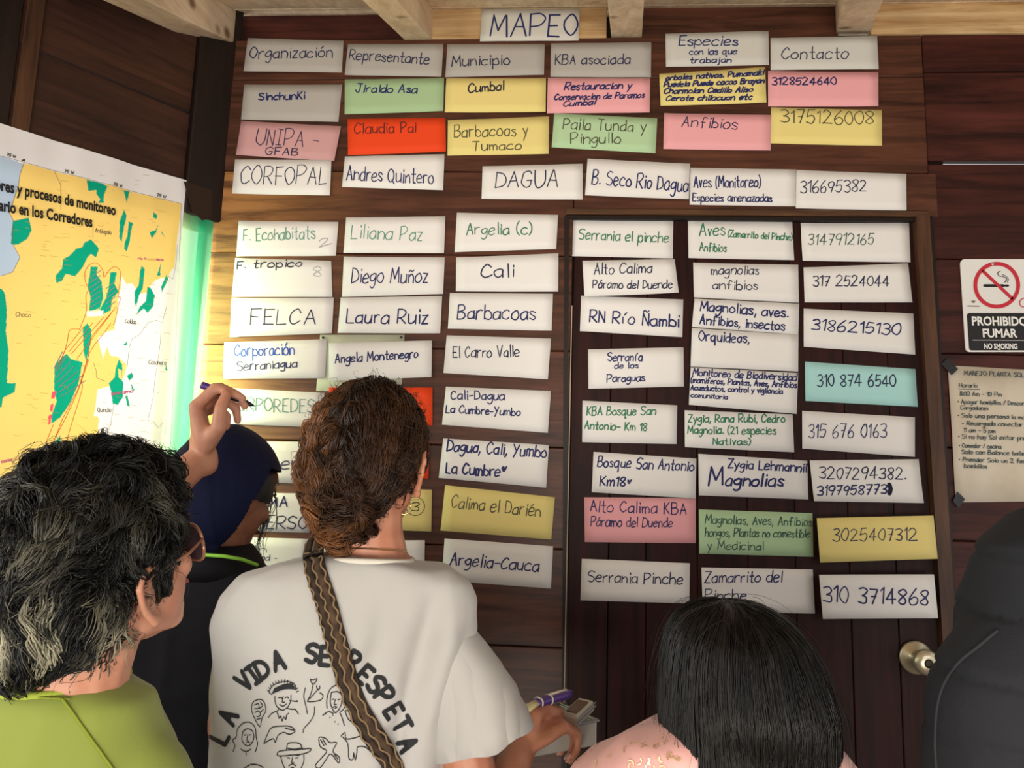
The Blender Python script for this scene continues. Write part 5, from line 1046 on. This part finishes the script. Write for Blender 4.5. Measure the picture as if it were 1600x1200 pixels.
def shade2(p, c, r):
    a = p-hc; low = max(.12, min(1, .6-a.dot(Z)/.2-a.dot(RA)/.2)); t = max(0, min(1, .1+2.2*noise.noise(V3((p.x*32, p.y*32, p.z*32)))+c.uniform(-.25, .3))); return mixc('0b0c0d', 'b3ad92', t*low*.85)
hair(o2, hb, sample(hb, 7000, 14, keep2), fl2, 11, .0060, .0010, shade2, hm, .005, .005, .05, .020, .06, 12, rise=.008, curl_n=1.1)
hair(o2, hb, sample(hb, 2600, 19, keep2), lambda p, n: V3((noise.noise(p*17), noise.noise(p*17+V3((3, 0, 0))), noise.noise(p*17+V3((0, 7, 0)))))*1.2-Z*.25, 9, .006, .0010, shade2, hm, .003, .005, .045, .018, .3, 31, 'under_hair', curl_n=.8)
hair(o2, hb, locks(hb, 120, 28, 51, keep2, .004), fl2, 10, .0058, .0010, shade2, hm, .007, .008, .04, .03, .03, 52, 'wavy_locks', rise=.009, curl_n=1.)
hair(o2, hb, sample(hb, 500, 15, keep2), fl2, 9, .006, .0004, shade2, hm, .008, .007, .04, .006, .5, 13, 'stray_hair', rise=.014, curl_n=1.2)
# glasses
gl = empty('eyeglasses', Q(0, .1, .0), label='rose gold framed glasses on the grey-haired person in lime', cat='glasses')
fr_ = mat('rose gold frame', 'b98468', .3, .6); lens = mat('dark smoke lens', '3a3440', .1, spec=.8)
for sx in (-1, 1):
    c = Q(sx*.036, .108, -.004); pts = [c+r_*sx*(.030*math.copysign(abs(math.cos(a))**.8, math.cos(a)))+u_*(.025*math.copysign(abs(math.sin(a))**.8, math.sin(a))+.004*math.cos(a))-f_*(.009*(math.cos(a)+1)) for a in [2*math.pi*i/28 for i in range(29)]]
    V, Fs = tube_vf(pts, .0021, 8); mesh_obj('rim', V, Fs, fr_, gl, True); V = [p-f_*.0006 for p in pts[:-1]]+[p+f_*.0006 for p in pts[:-1]]; n = 28
    mesh_obj('lens', V, [list(range(n)), list(range(2*n-1, n-1, -1))]+[[i, (i+1) % n, (i+1) % n+n, i+n] for i in range(n)], lens, gl)
    V, Fs = tube_vf([c+r_*sx*.031+u_*.012-f_*.019, Q(sx*.076, .06, .004), Q(sx*.084, .0, .004), Q(sx*.082, -.02, -.012)], .0019, 8); mesh_obj('temple', V, Fs, fr_, gl, True)
V, Fs = tube_vf([Q(-.01, .113, .003), Q(0, .116, .006), Q(.01, .113, .003)], .0017, 6); mesh_obj('bridge', V, Fs, fr_, gl, True)
mb = MB(); hx = level(P(60, 1700, D+.02), 0); mb.add(*loft_vf([(hx+Z*1.0, RA*.165, FA*.11), (hx+Z*.85, RA*.18, FA*.12), (hx+Z*.76, RA*.165, FA*.11)], 24)); leg_set(mb, hx, .82)
link_mesh('trousers', fused(mb, .012, 4), mat('dark trousers', '22252c', .85), o2, True); shoes(hx, mat('dark shoe', '2a2724', .6), o2)

# ================= 4. person with the navy headscarf
D = 1.46; hc = P(352, 770, D+.01); hx = level(P(310, 1400, D), 0); o3 = empty('person', hx, label='person in black with a navy headscarf, between the grey and the curly head', cat='person')
mb = MB(); fd = dirv(36, -14); q3 = head_parts(mb, hc, fd, (Z+RA*.18).normalized(), .98); Q, r_, f_, u_ = q3
chain(mb, [P(345, 800, D), P(335, 870, D-.0), P(330, 930, D)], [.056, .055, .062])
s1, s2 = P(175, 985, D+.01), P(490, 985, D+.01)
chain(mb, [P(330, 925, D), s1], [.06, .05]); chain(mb, [P(330, 925, D), s2], [.06, .05])
for s, sx in ((s1, -1), (s2, 1)): w = s+RA*sx*.03-Z*.26; chain(mb, [s, w, w+FA*.2-Z*.02], [.048, .038, .025]); hand_parts(mb, w+FA*.2-Z*.02, FA, -Z, -RA*sx, [(25, 35, 20)]*4)
mb.add(*loft_vf(torso_rings([(330, 960, D+.01, 130, .16, 0), (330, 1300, D+.01, 130, .18, 0)]), 28)); sk3 = skin_mat('brown skin', '9c6a50'); link_mesh('body', fused(mb, .0045, 3, .5), sk3, o3, True); face_parts(*q3, o3, .98)
R3 = torso_rings([(330, 874, D-.0, 62, .15, 0), (330, 884, D-.0, 90, .17, 0), (328, 905, D, 140, .19, 0), (325, 935, D+.005, 178, .22, 0), (322, 985, D+.01, 198, .25, 0), (318, 1060, D+.01, 188, .27, 0), (316, 1250, D+.015, 172, .28, 0), (316, 1420, D+.02, 172, .28, 0)])
me3 = tee(R3, [(P(155, 985, D+.01), .07, s1-RA*.03-Z*.2, .066), (P(490, 985, D+.01), .07, s2+RA*.03-Z*.2, .066)], .008, 5.5, .006, None, o3, 'shirt'); shirt3 = link_mesh('shirt', me3, mat('black jersey', '14141a', .8, spec=.25), o3, True)
bv3 = bvh_of(me3)
def on3(px, py, l=.002):
    h = bv3.ray_cast(CAM, ray(px, py).normalized()); return h[0]+h[1]*l if h[0] else P(px, py, D-.1)
lg = mat('lime piping', '9be24c', .6)
pts = [P(330, 868, D)+RA*math.cos(a)*px2m(78, D)+FA*math.sin(a)*.08+Z*(.001*math.cos(a)-.004) for a in [math.pi+math.pi*i/40 for i in range(41)]]
V, Fs = tube_vf([on3(*p, l=.003) for p in catmull([(262, 872), (290, 876), (330, 882), (370, 885), (400, 895), (425, 912)], 6)], .0035, 8)
V, Fs = tube_vf([P(x, y, d_) for x, y, d_ in ((255, 861, D-.05), (290, 863, D-.085), (320, 867, D-.10), (350, 869, D-.103), (378, 874, D-.09), (402, 883, D-.06))], .0034, 8); mesh_obj('collar_piping', V, Fs, lg, shirt3, True)
V, Fs = loft_vf(torso_rings([(332, 850, D-.0, 60, .15, 0), (330, 866, D-.004, 74, .185, 0), (328, 884, D-.004, 84, .20, 0), (328, 900, D, 110, .19, 0)]), 36); mesh_obj('collar', V, Fs, mat('black jersey', '14141a', .8), shirt3, True)
# headscarf
mb = MB(); mb.add(*ell_vf(P(352, 762, D-.005), RA*px2m(86, D), FA*.118, Z*px2m(99, D), 30, 20)); mb.add(*ell_vf(P(318, 800, D-.02), RA*px2m(56, D), FA*.09, Z*px2m(90, D), 26, 16))
mb.add(*cap_vf(P(330, 820, D-.03), .062, P(326, 868, D-.03), .058))
me = fused(mb, .0032, 8)
qq = hc
def scf(c, n):
    a = c-P(395, 740, D); return .0016*math.sin((a.dot(RA)+.35*a.dot(Z))*85+noise.noise(c*7)*2.5)*(1 if a.dot(RA) < -.03 else .4)
displace(me, scf)
# cut the scarf open where the face, ear and front hair show
bm = bmesh.new(); bm.from_mesh(me)
def face_side(p): a = p-hc; return (a.dot(f_) > .06 and a.dot(u_) < .06) or (a.dot(r_) > .02 and a.dot(f_) > -.02+.4*max(0, a.dot(u_)) and a.dot(u_) < .07)
bmesh.ops.delete(bm, geom=[f for f in bm.faces if face_side(f.calc_center_median())], context='FACES'); bm.to_mesh(me); bm.free()
navy = mat('navy scarf cloth', '0a1030', .8, bump=.15, bscale=900, spec=.2); link_mesh('headscarf', me, navy, o3, True)
mb = MB(); mb.add(*ell_vf(hc+f_*.0+u_*.016, r_*.084, f_*.103, u_*.096, 28, 18)); hb = fused(mb, .0035, 3)
bm = bmesh.new(); bm.from_mesh(hb); bmesh.ops.delete(bm, geom=[f for f in bm.faces if (lambda a: (a.dot(f_) > .06 and a.dot(u_) < .045) or a.dot(u_) < -.025 or (a.dot(u_) < .004 and a.dot(f_) > -.03))(f.calc_center_median()-hc)], context='FACES'); bm.to_mesh(hb); bm.free()
link_mesh('hair_mass', hb, mat('black hair base', '0d0b0c', .5), o3, True)
mb = MB(); R_ = random.Random(8)
for k in range(26):
    x0_, y0_ = 424+R_.uniform(-12, 8), 770+R_.uniform(-14, 18); x1_ = 404+R_.uniform(-9, 7); y1_ = 868+R_.uniform(-16, 14); dd = D+R_.uniform(.03, .06)
    mb.add(*tube_vf([P(x0_, y0_, dd), P(x0_-2+R_.uniform(-4, 4), y0_+30, dd), P((x0_+x1_)/2-4+R_.uniform(-3, 3), (y0_+y1_)/2+18, dd), P(x1_, y1_, dd)], [.0006, .0006, .0005, .0003], 4))
mb.build('loose_strands', mat('black hair base', '0d0b0c', .5), o3, kind='stuff')
V, Fs = ell_vf(Q(.083, 0, -.04), r_*.002, f_*.0035, u_*.0035, 12, 8); mesh_obj('ear_stud', V, Fs, mat('silver stud', 'e8e6e0', .1, 1), o3, True)
mb = MB(); mb.add(*loft_vf([(hx+Z*1.0, RA*.165, FA*.11), (hx+Z*.85, RA*.18, FA*.12), (hx+Z*.76, RA*.165, FA*.11)], 24)); leg_set(mb, hx, .82)
link_mesh('trousers', fused(mb, .012, 4), mat('dark trousers', '22252c', .85), o3, True); shoes(hx, mat('dark shoe', '2a2724', .6), o3)

# ================= 5. straight black hair, pink blouse
D = .9; hc = P(1158, 1076, D+.03); hx = level(P(1165, 1700, D+.02), 0); o4 = empty('person', hx, label='person with long straight black hair and pink blouse, seen from behind at the bottom right', cat='person')
mb = MB(); fd = dirv(4, 4); q4 = head_parts(mb, hc, fd, Z, 1.0); Q, r_, f_, u_ = q4
chain(mb, [P(1160, 1120, D+.01), P(1165, 1200, D), P(1165, 1260, D)], [.054, .054, .06]); s1, s2 = P(960, 1290, D+.02), P(1335, 1345, D+.02)
chain(mb, [P(1165, 1260, D), s1], [.058, .05]); chain(mb, [P(1165, 1260, D), s2], [.058, .05])
for s, sx in ((s1, -1), (s2, 1)): w = s+RA*sx*.03-Z*.22+FA*.05; chain(mb, [s, w, w+FA*.2+Z*.02], [.048, .038, .025]); hand_parts(mb, w+FA*.2+Z*.02, FA, -Z, -RA*sx, [(25, 35, 20)]*4)
mb.add(*loft_vf(torso_rings([(1165, 1300, D+.01, 130, .15, 0), (1165, 1700, D+.01, 140, .17, 0)]), 28)); link_mesh('body', fused(mb, .0045, 3, .5), skin_mat('warm brown skin', 'bd8468'), o4, True); face_parts(*q4, o4, 1.)
R4 = torso_rings([(1158, 1120, D+.0, 66, .13, 8), (1150, 1135, D+.0, 110, .15, 8), (1140, 1160, D, 165, .17, 8), (1130, 1195, D+.01, 205, .2, 8), (1128, 1240, D+.01, 240, .23, 8), (1140, 1330, D+.02, 250, .25, 5), (1150, 1500, D+.02, 230, .26, 0), (1160, 1800, D+.02, 230, .26, 0)])
me4 = tee(R4, [(s1+Z*.02, .07, s1-RA*.03-Z*.17+FA*.04, .066), (s2+Z*.02, .07, s2+RA*.03-Z*.17+FA*.04, .066)], .006, 1.7, .006, None, o4, 'shirt')
blouse = link_mesh('blouse', me4, mat('pink satin blouse', 'dba49c', .5, spec=.4, sheen=.3), o4, True); bv4 = bvh_of(me4); R_ = random.Random(4); mb = MB(); foil = mat('gold foil', 'f0d9a8', .25, .8)
for k in range(110):
    x, y = R_.uniform(900, 1060), R_.uniform(1110, 1290); h = bv4.ray_cast(CAM, ray(x, y).normalized())
    if h[0] is None: continue
    a0 = R_.uniform(0, 6.28); n_ = h[1]; a = n_.orthogonal().normalized(); b = n_.cross(a); rad = R_.uniform(.0025, .0045)
    ribbon(mb, [h[0]+n_*.0012+(a*math.cos(a0+t)+b*math.sin(a0+t))*rad for t in (0, .6, 1.2, 1.8, 2.4)], R_.uniform(.0012, .002), n_)
mb.build('gold_foil_pattern', foil, blouse, kind='stuff')
mb = MB(); mb.add(*loft_vf(torso_rings([(1135, 938, D+.03, 18, .03, 0), (1136, 944, D+.03, 52, .08, 0), (1140, 962, D+.03, 82, .15, 0), (1148, 995, D+.025, 105, .2, 0), (1156, 1045, D+.02, 122, .225, 0), (1164, 1100, D+.01, 131, .23, 0), (1168, 1150, D-.0, 134, .2, 0), (1172, 1200, D-.02, 132, .17, 0), (1176, 1260, D-.04, 130, .14, 0), (1180, 1380, D-.07, 126, .09, 0), (1180, 1520, D-.09, 118, .05, 0)]), 44))
hb = fused(mb, .006, 4)
bm = bmesh.new(); bm.from_mesh(hb); bmesh.ops.delete(bm, geom=[f for f in bm.faces if (lambda a: a.dot(f_) > .045 and a.dot(u_) < .05)(f.calc_center_median()-hc)], context='FACES'); bm.to_mesh(hb); bm.free()
link_mesh('hair_mass', hb.copy(), mat('black hair base', '0b0a0b', .45), o4, True)
crown = P(1130, 938, D+.03)
def fl4(p, n): a = p-crown; a.z = 0; return -Z*1.0+a*2.2*(1 if p.z > hc.z else 0)+(RA*noise.noise(p*9))*.12
def sh4(p, c, r): return mixc('040404', '2a2522', c.random()**3*.8+r.random()*.06)
hair(o4, hb, sample(hb, 4200, 24, lambda p, n: p.z > P(0, 1330, D).z and n.dot(f_) < .75), fl4, 15, .017, .0008, sh4, hmat('glossy strand hair', .38, .3), .002, .0012, .12, .01, .05, 22)
hair(o4, hb, sample(hb, 120, 25, lambda p, n: p.z > P(0, 1060, D).z and n.dot(f_) < .6), fl4, 12, .012, .00035, sh4, hmat('glossy strand hair', .38, .3), .006, .003, .09, .004, .35, 23, 'stray_hair', rise=.014)
mb = MB(); mb.add(*loft_vf([(hx+Z*1.0, RA*.165, FA*.11), (hx+Z*.85, RA*.18, FA*.12), (hx+Z*.76, RA*.165, FA*.11)], 24)); leg_set(mb, hx, .82)
link_mesh('trousers', fused(mb, .012, 4), mat('dark trousers', '22252c', .85), o4, True); shoes(hx, mat('dark shoe', '2a2724', .6), o4)

# ================= 6. person in the dark jacket (right edge)
D = .78; hx = level(P(1740, 1700, D+.02), 0); o5 = empty('person', hx, label='person in a dark charcoal quilted jacket cut off by the right edge of the picture', cat='person')
hc = P(1790, 640, D+.02); mb = MB(); q5 = head_parts(mb, hc, dirv(-5, 0), Z, 1.); Q, r_, f_, u_ = q5
chain(mb, [P(1790, 720, D), P(1780, 850, D)], [.056, .062]); link_mesh('body', None or fused(mb, .005, 3, .5), sk3, o5, True); face_parts(*q5, o5, 1.)
R5 = torso_rings([(1800, 780, D, 105, .15, 5), (1798, 810, D, 190, .19, 5), (1795, 860, D, 240, .23, 5), (1795, 960, D+.01, 270, .27, 5), (1795, 1080, D+.01, 280, .29, 5), (1795, 1300, D+.02, 270, .29, 5), (1795, 1700, D+.02, 270, .29, 5)])
me5 = tee(R5, [(P(1662, 962, D), .070, P(1574, 1100, D-.01), .075), (P(1574, 1100, D-.01), .075, P(1560, 1240, D-.01), .071), (P(1560, 1240, D-.01), .071, P(1570, 1400, D+.03), .062), (P(1960, 935, D), .078, P(2010, 1200, D), .075), (P(2010, 1200, D), .075, P(2010, 1400, D+.06), .062)], .006, 2.2, .0045, None, o5, 'jacket', 6, 2.1, (8, 8, 6))
def quilt(c, n): w = (c.z+.04*(c-P(1600, 0, D)).dot(RA))/.062; w -= math.floor(w); return -.0045*math.exp(-((w-.5)/.055)**2)
displace(me5, quilt)
jk = link_mesh('jacket', me5, mat('charcoal nylon', '222327', .8, bump=.2, bscale=500, spec=.2), o5, True)
bv5 = bvh_of(me5)
q = []
for p in catmull([(1560, 985), (1530, 1010), (1495, 1040), (1470, 1085), (1462, 1150), (1466, 1230)], 6):
    h = bv5.ray_cast(CAM, ray(*p).normalized())
    if h[0]: q.append(h[0]+h[1]*.0008)
if len(q) > 3: V, Fs = tube_vf(q, .0016, 6); mesh_obj('sleeve_seam', V, Fs, mat('dark seam', '1b1c20', .8), jk, True)
mb = MB(); mb.add(*ell_vf(hc+u_*.014-f_*.006, r_*.088, f_*.106, u_*.1, 28, 18)); hb = fused(mb, .006, 3)
bm = bmesh.new(); bm.from_mesh(hb); bmesh.ops.delete(bm, geom=[f for f in bm.faces if (lambda a: (a.dot(f_) > .04 and a.dot(u_) < .045) or a.dot(u_) < -.05)(f.calc_center_median()-hc)], context='FACES'); bm.to_mesh(hb); bm.free()
displace(hb, lambda c, n: .003*noise.noise(c*40)); link_mesh('hair', hb, mat('black hair base', '0b0a0b', .45), o5, True)
mb = MB(); mb.add(*loft_vf([(hx+Z*1.0, RA*.17, FA*.12), (hx+Z*.85, RA*.185, FA*.125), (hx+Z*.76, RA*.17, FA*.12)], 24)); leg_set(mb, hx, .82, .09)
link_mesh('trousers', fused(mb, .012, 4), mat('dark trousers', '22252c', .85), o5, True); shoes(hx, mat('dark shoe', '2a2724', .6), o5)
